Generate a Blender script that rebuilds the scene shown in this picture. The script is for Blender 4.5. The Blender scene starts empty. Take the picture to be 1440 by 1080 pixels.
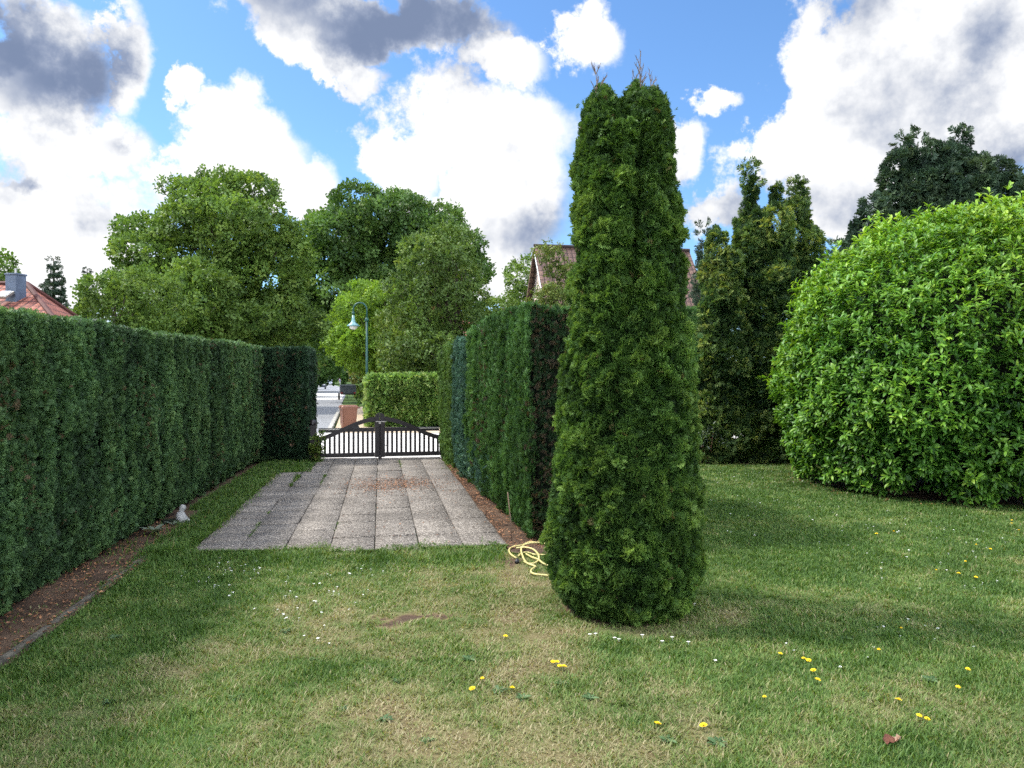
import bpy, bmesh, math, random
import numpy as np
from mathutils import Vector, Matrix
rng = np.random.default_rng(11)
random.seed(11)
R_ = math.radians
SC = bpy.context.scene
COL = SC.collection
F = 1050.0; CX = 720.0; HY = 532.0; H = 1.7
SUN_AZ = R_(-76)      # from +Y towards -X is negative
SUN_EL = R_(53)

def G(px, py):
    d = F * H / (py - HY)
    return np.array([(px - CX) / F * d, d, 0.0])
def P(px, py, d):
    return np.array([(px - CX) / F * d, d, H + (HY - py) / F * d])

# ------------------------------------------------------------------ tags
def tag(o, label=None, cat=None, group=None, kind=None):
    if label: o['label'] = label
    if cat: o['category'] = cat
    if group: o['group'] = group
    if kind: o['kind'] = kind
    return o
def empty(name, loc=(0, 0, 0), rz=0.0, label=None, cat=None, group=None):
    o = bpy.data.objects.new(name, None); COL.objects.link(o)
    o.location = loc; o.rotation_euler = (0, 0, rz); o.empty_display_size = 0.2
    return tag(o, label, cat, group)
def link(name, me, mat=None, parent=None, smooth=False):
    o = bpy.data.objects.new(name, me); COL.objects.link(o)
    if mat is not None: me.materials.append(mat)
    if parent is not None: o.parent = parent
    if smooth:
        me.polygons.foreach_set('use_smooth', np.ones(len(me.polygons), dtype=bool))
    return o
def bm_obj(name, bm, mat, parent=None, smooth=False):
    bmesh.ops.recalc_face_normals(bm, faces=bm.faces[:])
    me = bpy.data.meshes.new(name); bm.to_mesh(me); bm.free()
    return link(name, me, mat, parent, smooth)
def copy_tree(o, parent=None):
    c = o.copy(); COL.objects.link(c)
    if parent is not None: c.parent = parent
    for ch in list(o.children): copy_tree(ch, c)
    return c

# ------------------------------------------------------------------ numpy noise
def _h(ix, iy, iz, seed):
    n = (ix.astype(np.int64) * 374761393 + iy.astype(np.int64) * 668265263 + iz.astype(np.int64) * 2147483647 + seed * 144665) & 0xffffffff
    n = ((n ^ (n >> 13)) * 1274126177) & 0xffffffff
    n = ((n ^ (n >> 15)) * 2246822519) & 0xffffffff
    return ((n ^ (n >> 16)) & 0xffff) / 65535.0
def noise3(p, seed=0):
    p = np.asarray(p, float); f = np.floor(p); t = p - f; t = t * t * (3 - 2 * t); i = f.astype(np.int64)
    r = 0
    for a in (0, 1):
        wx = t[:, 0] if a else 1 - t[:, 0]
        for b in (0, 1):
            wy = t[:, 1] if b else 1 - t[:, 1]
            for c in (0, 1):
                wz = t[:, 2] if c else 1 - t[:, 2]
                r = r + wx * wy * wz * _h(i[:, 0] + a, i[:, 1] + b, i[:, 2] + c, seed)
    return r
def fbm(p, seed=0, oct=3):
    p = np.asarray(p, float); s = 0; a = 0.5; tot = 0
    for k in range(oct):
        s = s + a * noise3(p * 2 ** k, seed + k * 7); tot += a; a *= 0.5
    return s / tot
def nz(v): return v / np.maximum(np.linalg.norm(v, axis=-1, keepdims=True), 1e-9)

# ------------------------------------------------------------------ templates (triangles; grows +Y, faces +Z)
class T:
    def __init__(s): s.v = []; s.f = []; s.g = []
    def tri(s, a, b, c): s.f.append((a, b, c))
    def add(s, *pts, g=0.0):
        n = len(s.v)
        for p in pts: s.v.append(p); s.g.append(g)
        return n
    def done(s):
        s.V = np.array(s.v, float); s.Fc = np.array(s.f, int); s.Gr = np.array(s.g, float); return s
    def leaf(s, base, d, side, nrm, L, W, fold=0.25, g=0.0, bend=0.0):
        base = np.array(base, float); d = np.array(d, float); side = np.array(side, float); nrm = np.array(nrm, float)
        m = base + d * L * 0.45
        n = s.add(base, m + side * W * .5 + nrm * W * fold, base + d * L - nrm * bend * L, m - side * W * .5 + nrm * W * fold, g=g)
        s.tri(n, n + 1, n + 2); s.tri(n, n + 2, n + 3)

def t_spray(seed=1, pairs=4, curl=0.25, spread=55, thick=0.085):
    r = random.Random(seed); t = T()
    def pt(x, y): return (x, y, -curl * y * y + r.uniform(-.04, .04))
    t.leaf(pt(0, 0), (0, 1, -curl), (1, 0, 0), (0, 0, 1), 1.0, thick * 1.2, 0.3)
    for k in range(pairs):
        y = 0.12 + 0.72 * k / pairs
        for sgn in (-1, 1):
            a = R_(spread + r.uniform(-12, 12)) * sgn
            L = (0.62 - 0.42 * k / pairs) * r.uniform(.8, 1.2)
            d = np.array([math.sin(a), math.cos(a), r.uniform(-.35, .25)]); d = d / np.linalg.norm(d)
            sd = np.array([math.cos(a), -math.sin(a), 0])
            t.leaf(pt(0, y + r.uniform(-.04, .04)), d, sd, (0, 0, 1), L, thick * 2.0, 0.3, bend=.15)
    return t.done()
def t_cluster(seed=2, n=7, L=0.55, W=0.4, spread=1.0, flat=.5):
    r = random.Random(seed); t = T()
    for k in range(n):
        a = 2 * math.pi * (k + r.uniform(-.3, .3)) / n
        up = r.uniform(-.25, .9)
        d = np.array([math.cos(a), math.sin(a) * .9 + .35, up * flat]); d /= np.linalg.norm(d)
        nr = np.array([r.uniform(-.5, .5), r.uniform(-.5, .5), 1.0]); nr -= d * nr.dot(d); nr /= np.linalg.norm(nr)
        sd = np.cross(d, nr)
        b = np.array([r.uniform(-.4, .4), r.uniform(-.3, .5), r.uniform(-.3, .3)]) * spread
        t.leaf(b, d, sd, nr, L * r.uniform(.7, 1.2), W * r.uniform(.8, 1.2), 0.22, g=r.random(), bend=.12)
    return t.done()
def t_laurel():
    t = T()
    def row(y, w, z, lift): return t.add((-w, y, z + lift), (0, y, z), (w, y, z + lift))
    b = t.add((0, 0, 0)); r1 = row(.3, .15, .02, .05); r2 = row(.62, .17, -.01, .05); r3 = row(.86, .09, -.08, .02); e = t.add((0, 1.0, -.16))
    t.tri(b, r1 + 1, r1); t.tri(b, r1 + 2, r1 + 1)
    for p, q in ((r1, r2), (r2, r3)):
        t.tri(p, p + 1, q + 1); t.tri(p, q + 1, q); t.tri(p + 1, p + 2, q + 2); t.tri(p + 1, q + 2, q + 1)
    t.tri(r3, r3 + 1, e); t.tri(r3 + 1, r3 + 2, e)
    return t.done()
SPR = [t_spray(1), t_spray(2, 5, .35, 48), t_spray(3, 4, .1, 62)]
SPRF = [t_spray(4, 3, .2, 42, .11), t_spray(5, 3, .3, 50, .12)]
CLU = [t_cluster(2), t_cluster(3), t_cluster(4, 6)]
CLUF = [t_cluster(5, 5, .7, .5), t_cluster(6, 5, .75, .55)]
LAU = [t_laurel()]

def frames(d, hint, roll=None):
    d = nz(d); n = hint - (hint * d).sum(1, keepdims=True) * d; n = nz(n + 1e-6)
    x = np.cross(d, n)
    if roll is not None:
        c = np.cos(roll)[:, None]; s = np.sin(roll)[:, None]
        x, n = x * c + n * s, n * c - x * s
    return np.stack([x, d, n], axis=2)
def scatter(tmpls, pos, Rm, S, tint, name='foliage'):
    """one mesh out of many copies of small leaf shapes"""
    n = len(pos); which = rng.integers(0, len(tmpls), n); VV = []; FF = []; TT = []; off = 0
    for k, t in enumerate(tmpls):
        idx = np.where(which == k)[0]
        if not len(idx): continue
        v = t.V[None] * np.asarray(S)[idx, None, None]
        v = np.einsum('nij,nkj->nki', Rm[idx], v) + pos[idx][:, None, :]
        m = len(t.V)
        f = t.Fc[None] + (np.arange(len(idx)) * m)[:, None, None] + off
        tt = np.clip(tint[idx][:, None] + (t.Gr[None] - .5) * 0.12 * (t.Gr.max() > 0), 0, 1)
        VV.append(v.reshape(-1, 3)); FF.append(f.reshape(-1, 3)); TT.append(tt.ravel()); off += m * len(idx)
    return tri_mesh(name, np.concatenate(VV), np.concatenate(FF), np.concatenate(TT))
def tri_mesh(name, V, Fc, tint=None):
    me = bpy.data.meshes.new(name); nf = len(Fc)
    me.vertices.add(len(V)); me.vertices.foreach_set('co', V.astype(np.float32).ravel())
    me.loops.add(nf * 3); me.loops.foreach_set('vertex_index', Fc.astype(np.int32).ravel())
    me.polygons.add(nf); me.polygons.foreach_set('loop_start', (np.arange(nf) * 3).astype(np.int32))
    me.update(calc_edges=True)
    if tint is not None:
        a = me.attributes.new('tint', 'FLOAT', 'POINT'); a.data.foreach_set('value', tint.astype(np.float32))
    return me

# ------------------------------------------------------------------ materials
def new_mat(name):
    m = bpy.data.materials.new(name); m.use_nodes = True
    nt = m.node_tree; nt.nodes.clear(); out = nt.nodes.new('ShaderNodeOutputMaterial')
    return m, nt, out
def ramp(nt, stops, interp='LINEAR'):
    r = nt.nodes.new('ShaderNodeValToRGB'); r.color_ramp.interpolation = interp; e = r.color_ramp.elements
    e[0].position = stops[0][0]; e[0].color = (*stops[0][1], 1)
    e[1].position = stops[-1][0]; e[1].color = (*stops[-1][1], 1)
    for p, c in stops[1:-1]:
        q = e.new(p); q.color = (*c, 1)
    return r
def noise_node(nt, scale, detail=3, coord='Object', rough=.55):
    tc = nt.nodes.new('ShaderNodeTexCoord'); n = nt.nodes.new('ShaderNodeTexNoise')
    n.inputs['Scale'].default_value = scale; n.inputs['Detail'].default_value = detail; n.inputs['Roughness'].default_value = rough
    nt.links.new(tc.outputs[coord], n.inputs['Vector']); return n
def mixc(nt, a, b, fac, mode='MIX'):
    m = nt.nodes.new('ShaderNodeMix'); m.data_type = 'RGBA'; m.blend_type = mode
    for s, v in ((m.inputs['Factor'], fac), (m.inputs['A'], a), (m.inputs['B'], b)):
        if hasattr(v, 'links'): nt.links.new(v, s)
        elif isinstance(v, tuple): s.default_value = (*v, 1) if len(v) == 3 else v
        else: s.default_value = v
    return m.outputs['Result']
def leaf_mat(name, stops, rough=.55, spec=.25, trans=.22, nscale=1.5, namp=.35):
    m, nt, out = new_mat(name)
    at = nt.nodes.new('ShaderNodeAttribute'); at.attribute_name = 'tint'
    r = ramp(nt, stops); nt.links.new(at.outputs['Fac'], r.inputs['Fac'])
    n = noise_node(nt, nscale, 3)
    r2 = ramp(nt, [(.3, (1 - namp,) * 3), (.7, (1 + namp * .6,) * 3)]); nt.links.new(n.outputs['Fac'], r2.inputs['Fac'])
    c = mixc(nt, r.outputs['Color'], r2.outputs['Color'], 1.0, 'MULTIPLY')
    b = nt.nodes.new('ShaderNodeBsdfPrincipled'); b.inputs['Roughness'].default_value = rough; b.inputs['Specular IOR Level'].default_value = spec
    nt.links.new(c, b.inputs['Base Color'])
    if trans > 0:
        tr = nt.nodes.new('ShaderNodeBsdfTranslucent')
        tc = mixc(nt, c, (1.25, 1.2, .55), 1.0, 'MULTIPLY'); nt.links.new(tc, tr.inputs['Color'])
        mx = nt.nodes.new('ShaderNodeMixShader'); mx.inputs['Fac'].default_value = trans
        nt.links.new(b.outputs[0], mx.inputs[1]); nt.links.new(tr.outputs[0], mx.inputs[2]); nt.links.new(mx.outputs[0], out.inputs[0])
    else: nt.links.new(b.outputs[0], out.inputs[0])
    return m
def plain(name, col, rough=.6, spec=.3, metal=0.0, nscale=8, namp=.25, bump=0.0, col2=None):
    m, nt, out = new_mat(name)
    n = noise_node(nt, nscale, 5)
    lo = tuple(c * (1 - namp) for c in col); hi = tuple(c * (1 + namp) for c in col) if col2 is None else col2
    r = ramp(nt, [(.3, lo), (.7, hi)]); nt.links.new(n.outputs['Fac'], r.inputs['Fac'])
    b = nt.nodes.new('ShaderNodeBsdfPrincipled'); b.inputs['Roughness'].default_value = rough
    b.inputs['Specular IOR Level'].default_value = spec; b.inputs['Metallic'].default_value = metal
    nt.links.new(r.outputs['Color'], b.inputs['Base Color'])
    if bump:
        bp = nt.nodes.new('ShaderNodeBump'); bp.inputs['Strength'].default_value = bump; bp.inputs['Distance'].default_value = .02
        nt.links.new(n.outputs['Fac'], bp.inputs['Height']); nt.links.new(bp.outputs[0], b.inputs['Normal'])
    nt.links.new(b.outputs[0], out.inputs[0]); return m
def attr_mat(name, stops, rough=.9, speck=0.0, sscale=60, bump=.5):
    """colour by the 'tint' attribute, broken up by fine noise"""
    m, nt, out = new_mat(name)
    at = nt.nodes.new('ShaderNodeAttribute'); at.attribute_name = 'tint'
    n = noise_node(nt, sscale, 4, rough=.7)
    ma = nt.nodes.new('ShaderNodeMath'); ma.operation = 'MULTIPLY_ADD'; ma.inputs[1].default_value = speck; nt.links.new(n.outputs['Fac'], ma.inputs[0])
    sb = nt.nodes.new('ShaderNodeMath'); sb.operation = 'SUBTRACT'; nt.links.new(at.outputs['Fac'], sb.inputs[0]); sb.inputs[1].default_value = speck * .5
    nt.links.new(sb.outputs[0], ma.inputs[2])
    r = ramp(nt, stops); nt.links.new(ma.outputs[0], r.inputs['Fac'])
    b = nt.nodes.new('ShaderNodeBsdfPrincipled'); b.inputs['Roughness'].default_value = rough; b.inputs['Specular IOR Level'].default_value = .15
    nt.links.new(r.outputs['Color'], b.inputs['Base Color'])
    bp = nt.nodes.new('ShaderNodeBump'); bp.inputs['Strength'].default_value = bump; bp.inputs['Distance'].default_value = .01
    nt.links.new(n.outputs['Fac'], bp.inputs['Height']); nt.links.new(bp.outputs[0], b.inputs['Normal'])
    nt.links.new(b.outputs[0], out.inputs[0]); return m

M = {}
M['hedge'] = leaf_mat('hedge_foliage', [(0, (.030, .055, .030)), (.35, (.064, .130, .052)), (.7, (.105, .195, .068)), (.93, (.15, .25, .085)), (1, (.13, .095, .05))], trans=.22, nscale=1.2)
M['block'] = leaf_mat('block_foliage', [(0, (.016, .034, .020)), (.5, (.032, .075, .035)), (.8, (.058, .115, .045)), (.9, (.085, .065, .04)), (1, (.13, .08, .05))], trans=.14)
M['hedge_g'] = leaf_mat('green_hedge_foliage', [(0, (.024, .052, .020)), (.4, (.060, .140, .036)), (.8, (.100, .205, .052)), (.96, (.12, .235, .06)), (1, (.105, .075, .045))], trans=.22)
M['hedge_y'] = leaf_mat('yellow_hedge_foliage', [(0, (.04, .085, .02)), (.5, (.085, .165, .035)), (1, (.14, .22, .05))], trans=.2)
M['hedge_b'] = leaf_mat('blue_hedge_foliage', [(0, (.028, .065, .045)), (.5, (.060, .135, .088)), (1, (.11, .21, .13))], trans=.15)
M['cyp'] = leaf_mat('column_foliage', [(0, (.018, .041, .012)), (.35, (.049, .108, .022)), (.7, (.104, .196, .038)), (.95, (.17, .27, .053)), (1, (.14, .12, .045))], trans=.27, nscale=3)
M['laurel'] = leaf_mat('laurel_foliage', [(0, (.028, .085, .014)), (.4, (.075, .19, .022)), (.75, (.155, .30, .028)), (1, (.28, .42, .045))], rough=.42, spec=.28, trans=.32, nscale=.8, namp=.2)
M['gold'] = leaf_mat('golden_conifer_foliage', [(0, (.017, .040, .015)), (.35, (.050, .104, .029)), (.7, (.135, .205, .05)), (1, (.31, .35, .085))], trans=.28, nscale=1.2)
M['dkcon'] = leaf_mat('dark_conifer_foliage', [(0, (.018, .036, .024)), (.5, (.040, .076, .042)), (1, (.085, .125, .055))], trans=.12)
M['spruce'] = leaf_mat('spruce_foliage', [(0, (.025, .045, .032)), (.5, (.045, .075, .045)), (1, (.07, .10, .05))], trans=.1)
M['linden'] = leaf_mat('linden_foliage', [(0, (.045, .095, .02)), (.5, (.12, .205, .038)), (1, (.23, .32, .06))], trans=.32, nscale=.3)
M['maple'] = leaf_mat('maple_foliage', [(0, (.032, .075, .02)), (.5, (.085, .165, .036)), (1, (.17, .26, .058))], trans=.3, nscale=.3)
M['plum'] = leaf_mat('fruit_tree_foliage', [(0, (.045, .085, .02)), (.5, (.105, .175, .035)), (.9, (.19, .24, .05)), (.95, (.25, .14, .05)), (1, (.28, .13, .06))], trans=.28, nscale=.5)
M['lime'] = leaf_mat('yellow_green_foliage', [(0, (.08, .16, .02)), (.5, (.18, .31, .035)), (1, (.30, .42, .055))], trans=.35, nscale=.5)
M['beech'] = leaf_mat('beech_hedge_foliage', [(0, (.055, .12, .025)), (.5, (.155, .275, .06)), (1, (.42, .50, .17))], trans=.3)
M['vine'] = leaf_mat('gable_tree_foliage', [(0, (.06, .10, .02)), (.5, (.12, .17, .035)), (1, (.22, .22, .05))], trans=.28)
M['olive'] = leaf_mat('olive_bush_foliage', [(0, (.08, .10, .03)), (.5, (.17, .19, .05)), (1, (.28, .26, .09))], trans=.25)
M['greygreen'] = leaf_mat('grey_green_foliage', [(0, (.05, .08, .05)), (.5, (.11, .15, .10)), (1, (.22, .25, .19))], trans=.2)
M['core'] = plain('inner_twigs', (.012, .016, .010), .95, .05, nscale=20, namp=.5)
M['bark'] = plain('bark', (.075, .058, .042), .9, .1, nscale=14, namp=.45, bump=.6)
M['twig'] = plain('dead_twig', (.17, .13, .11), .9, .1, nscale=30, namp=.3)
M['soil'] = attr_mat('soil', [(0, (.022, .015, .010)), (.5, (.062, .040, .027)), (1, (.13, .085, .055))], speck=.6, sscale=45)
M['litter'] = leaf_mat('leaf_litter', [(0, (.05, .025, .015)), (.5, (.19, .085, .04)), (1, (.38, .19, .09))], trans=0)
GRASS = [(0, (.055, .115, .022)), (.3, (.108, .190, .040)), (.55, (.165, .215, .062)), (.8, (.235, .225, .098)), (1, (.34, .30, .17))]
M['grass'] = leaf_mat('grass_blades', GRASS, rough=.5, spec=.2, trans=.35, nscale=1.0, namp=.15)
M['lawn'] = attr_mat('lawn_ground', [(0, (.032, .062, .016)), (.3, (.06, .095, .026)), (.55, (.09, .10, .038)), (.8, (.13, .11, .052)), (.93, (.085, .055, .033)), (1, (.06, .04, .028))], speck=.3, sscale=50)
M['gate'] = plain('gate_paint', (.014, .010, .011), .38, .4, nscale=25, namp=.35)
M['steel'] = plain('galvanised_steel', (.35, .33, .30), .4, .5, .8)
M['hose'] = plain('yellow_hose', (.50, .43, .17), .42, .4, nscale=6, namp=.15)
M['black'] = plain('black_plastic', (.02, .02, .022), .4, .4)
M['lampgreen'] = plain('lamp_green_paint', (.008, .055, .044), .45, .4, nscale=5, namp=.2)
M['lampshade'] = plain('lamp_shade_enamel', (.13, .26, .27), .35, .5, nscale=5, namp=.15)
M['lampglass'] = plain('lamp_glass', (.62, .60, .55), .25, .5)
M['bin'] = plain('brown_plastic', (.16, .066, .038), .45, .4, nscale=6, namp=.12)
M['bindark'] = plain('dark_brown_plastic', (.10, .055, .04), .5, .3)
M['rubber'] = plain('rubber', (.02, .02, .02), .8, .2)
M['stone'] = plain('pale_stone', (.30, .30, .29), .8, .2, nscale=20, namp=.25, bump=.5)
M['conc'] = plain('edging_concrete', (.085, .077, .060), .9, .15, nscale=18, namp=.5, bump=.8)
M['asph'] = plain('asphalt', (.19, .195, .205), .9, .15, nscale=2.0, namp=.10)
M['pave'] = plain('pale_pavement', (.46, .44, .41), .9, .15, nscale=2.5, namp=.10)
M['tan'] = plain('sandy_verge', (.40, .32, .23), .95, .1, nscale=3, namp=.2)
M['kerb'] = plain('kerb_stone', (.30, .29, .265), .9, .15)
M['far'] = plain('far_ground', (.055, .09, .028), .95, .05, nscale=.6, namp=.4)
M['white'] = plain('white_paint', (.75, .74, .71), .6, .3)
M['slate'] = plain('slate_cladding', (.085, .11, .16), .5, .4, nscale=4, namp=.25)
M['glass'] = plain('glass', (.45, .50, .55), .12, .6)
M['wood'] = plain('weathered_wood', (.16, .105, .075), .8, .2, nscale=12, namp=.3)
M['carblue'] = plain('dark_blue_car_paint', (.025, .035, .06), .25, .6, nscale=2, namp=.1)
M['carsilver'] = plain('silver_car_paint', (.30, .34, .40), .3, .6, nscale=2, namp=.1)
M['carglass'] = plain('car_glass', (.03, .04, .05), .1, .7)
M['lampwhite'] = plain('headlamp_glass', (.7, .7, .7), .2, .6)
M['lampred'] = plain('tail_lamp_red', (.35, .02, .02), .3, .5)
M['tarp'] = plain('grey_tarpaulin', (.08, .088, .10), .5, .4, nscale=5, namp=.2)
M['skin'] = plain('skin', (.45, .28, .2), .6, .3)
M['shirt'] = plain('blue_shirt', (.12, .17, .32), .85, .1)
M['hair'] = plain('dark_hair', (.03, .02, .015), .7, .2)
M['yellow'] = plain('dandelion_yellow', (.80, .58, .02), .7, .2, nscale=60, namp=.2)
M['daisy'] = plain('daisy_white', (.80, .80, .76), .7, .2)
M['stem'] = leaf_mat('weed_leaf', [(0, (.035, .08, .025)), (.5, (.07, .13, .045)), (1, (.13, .19, .09))], trans=.2)
M['deadleaf'] = plain('dead_leaf_brown', (.11, .042, .025), .7, .2, nscale=30, namp=.5)
M['tanleaf'] = plain('dead_leaf_tan', (.45, .30, .20), .7, .2, nscale=30, namp=.3)

def tile_mat(name, c1, c2, gap, w=.24, h=.33):
    m, nt, out = new_mat(name)
    uv = nt.nodes.new('ShaderNodeUVMap')
    br = nt.nodes.new('ShaderNodeTexBrick'); br.offset = 0.0; nt.links.new(uv.outputs[0], br.inputs['Vector'])
    br.inputs['Color1'].default_value = (*c1, 1); br.inputs['Color2'].default_value = (*c2, 1); br.inputs['Mortar'].default_value = (*gap, 1)
    br.inputs['Scale'].default_value = 1; br.inputs['Mortar Size'].default_value = .03; br.inputs['Brick Width'].default_value = w; br.inputs['Row Height'].default_value = h
    br.inputs['Mortar Smooth'].default_value = .3; br.inputs['Bias'].default_value = 0
    n = noise_node(nt, 2.2, 4); r = ramp(nt, [(.3, (.7,) * 3), (.7, (1.25,) * 3)]); nt.links.new(n.outputs['Fac'], r.inputs['Fac'])
    c = mixc(nt, br.outputs['Color'], r.outputs['Color'], 1.0, 'MULTIPLY')
    b = nt.nodes.new('ShaderNodeBsdfPrincipled'); b.inputs['Roughness'].default_value = .75; b.inputs['Specular IOR Level'].default_value = .25
    nt.links.new(c, b.inputs['Base Color'])
    sx = nt.nodes.new('ShaderNodeSeparateXYZ'); nt.links.new(uv.outputs[0], sx.inputs[0])
    hs = []
    for o, per in (('X', w), ('Y', h)):
        d = nt.nodes.new('ShaderNodeMath'); d.operation = 'DIVIDE'; d.inputs[1].default_value = per; nt.links.new(sx.outputs[o], d.inputs[0])
        fr = nt.nodes.new('ShaderNodeMath'); fr.operation = 'FRACT'; nt.links.new(d.outputs[0], fr.inputs[0]); hs.append(fr)
    pp = nt.nodes.new('ShaderNodeMath'); pp.operation = 'PINGPONG'; pp.inputs[1].default_value = .5; nt.links.new(hs[0].outputs[0], pp.inputs[0])
    ad = nt.nodes.new('ShaderNodeMath'); ad.operation = 'SUBTRACT'; nt.links.new(pp.outputs[0], ad.inputs[0]); nt.links.new(hs[1].outputs[0], ad.inputs[1])
    bp = nt.nodes.new('ShaderNodeBump'); bp.inputs['Strength'].default_value = 1; bp.inputs['Distance'].default_value = .05
    nt.links.new(ad.outputs[0], bp.inputs['Height']); nt.links.new(bp.outputs[0], b.inputs['Normal'])
    nt.links.new(b.outputs[0], out.inputs[0]); return m
M['redtile'] = tile_mat('red_roof_tiles', (.25, .088, .058), (.18, .062, .045), (.07, .025, .02))
M['browntile'] = tile_mat('brown_roof_tiles', (.135, .080, .060), (.095, .056, .046), (.03, .018, .016))
M['brick'] = tile_mat('pink_brick', (.42, .24, .19), (.34, .18, .14), (.40, .36, .32), .24, .075)

def slab_mat():
    m, nt, out = new_mat('exposed_aggregate')
    at = nt.nodes.new('ShaderNodeAttribute'); at.attribute_name = 'tint'
    tc = nt.nodes.new('ShaderNodeTexCoord')
    vo = nt.nodes.new('ShaderNodeTexVoronoi'); vo.inputs['Scale'].default_value = 80; nt.links.new(tc.outputs['Object'], vo.inputs['Vector'])
    sp = nt.nodes.new('ShaderNodeSeparateColor'); nt.links.new(vo.outputs['Color'], sp.inputs[0])
    r = ramp(nt, [(0, (.085, .075, .065)), (.3, (.138, .124, .108)), (.65, (.205, .186, .164)), (1, (.37, .34, .30))]); nt.links.new(sp.outputs[0], r.inputs['Fac'])
    dr = ramp(nt, [(.0, (1, 1, 1)), (.55, (1, 1, 1)), (.8, (.35, .33, .31))])
    vd = nt.nodes.new('ShaderNodeMath'); vd.operation = 'MULTIPLY'; vd.inputs[1].default_value = 1.0; nt.links.new(vo.outputs['Distance'], vd.inputs[0]); nt.links.new(vd.outputs[0], dr.inputs['Fac'])
    c = mixc(nt, r.outputs['Color'], dr.outputs['Color'], 1.0, 'MULTIPLY')
    n = noise_node(nt, 1.6, 5); r3 = ramp(nt, [(.3, (.68, .66, .64)), (.7, (1.15, 1.13, 1.1))]); nt.links.new(n.outputs['Fac'], r3.inputs['Fac'])
    c = mixc(nt, c, r3.outputs['Color'], 1.0, 'MULTIPLY')
    r4 = ramp(nt, [(0, (.87, .87, .87)), (1, (1.1, 1.1, 1.1))]); nt.links.new(at.outputs['Fac'], r4.inputs['Fac'])
    c = mixc(nt, c, r4.outputs['Color'], 1.0, 'MULTIPLY')
    b = nt.nodes.new('ShaderNodeBsdfPrincipled'); b.inputs['Roughness'].default_value = .8; b.inputs['Specular IOR Level'].default_value = .25
    nt.links.new(c, b.inputs['Base Color'])
    bp = nt.nodes.new('ShaderNodeBump'); bp.inputs['Strength'].default_value = .7; bp.inputs['Distance'].default_value = .006; bp.invert = True
    nt.links.new(vo.outputs['Distance'], bp.inputs['Height']); nt.links.new(bp.outputs[0], b.inputs['Normal'])
    nt.links.new(b.outputs[0], out.inputs[0]); return m
M['slab'] = slab_mat()

# ------------------------------------------------------------------ bmesh helpers
def bx(bm, c, s, rz=0.0, bev=0.0, mat=None):
    g = bmesh.ops.create_cube(bm, size=1.0); vs = g['verts']
    bmesh.ops.scale(bm, vec=s, verts=vs)
    if bev > 0:
        es = list({e for v in vs for e in v.link_edges})
        r = bmesh.ops.bevel(bm, geom=es, offset=bev, segments=2, affect='EDGES', profile=.5)
        vs = list({v for f in r['faces'] for v in f.verts} | {v for v in vs if v.is_valid})
    mt = Matrix.Translation(c) @ Matrix.Rotation(rz, 4, 'Z')
    if mat is not None: mt = Matrix.Translation(c) @ mat
    bmesh.ops.transform(bm, matrix=mt, verts=vs); return vs
def tube(bm, pts, rad, seg=8, cap=True):
    pts = [Vector(p) for p in pts]; n = len(pts)
    if not hasattr(rad, '__len__'): rad = [rad] * n
    rings = []; up = Vector((0.13, 0.2, 1))
    for i, p in enumerate(pts):
        d = (pts[min(i + 1, n - 1)] - pts[max(i - 1, 0)]).normalized()
        a = d.cross(up)
        if a.length < .05: a = d.cross(Vector((1, 0, 0)))
        a.normalize(); b = d.cross(a)
        rings.append([bm.verts.new(p + (a * math.cos(2 * math.pi * k / seg) + b * math.sin(2 * math.pi * k / seg)) * rad[i]) for k in range(seg)])
    for i in range(n - 1):
        for k in range(seg):
            bm.faces.new((rings[i][k], rings[i][(k + 1) % seg], rings[i + 1][(k + 1) % seg], rings[i + 1][k]))
    if cap: bm.faces.new(rings[0]); bm.faces.new(rings[-1][::-1])
def lathe(bm, prof, seg=20, c=(0, 0, 0)):
    rings = [[bm.verts.new((c[0] + r * math.cos(2 * math.pi * k / seg), c[1] + r * math.sin(2 * math.pi * k / seg), c[2] + z)) for k in range(seg)] for r, z in prof]
    for i in range(len(rings) - 1):
        for k in range(seg): bm.faces.new((rings[i][k], rings[i][(k + 1) % seg], rings[i + 1][(k + 1) % seg], rings[i + 1][k]))
    bm.faces.new(rings[0][::-1]); bm.faces.new(rings[-1])
def prism(bm, poly, y0, y1):
    """poly in XZ, extruded along Y"""
    a = [bm.verts.new((x, y0, z)) for x, z in poly]; b = [bm.verts.new((x, y1, z)) for x, z in poly]; n = len(poly)
    bm.faces.new(a); bm.faces.new(b[::-1])
    for i in range(n): bm.faces.new((a[i], b[i], b[(i + 1) % n], a[(i + 1) % n]))

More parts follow.
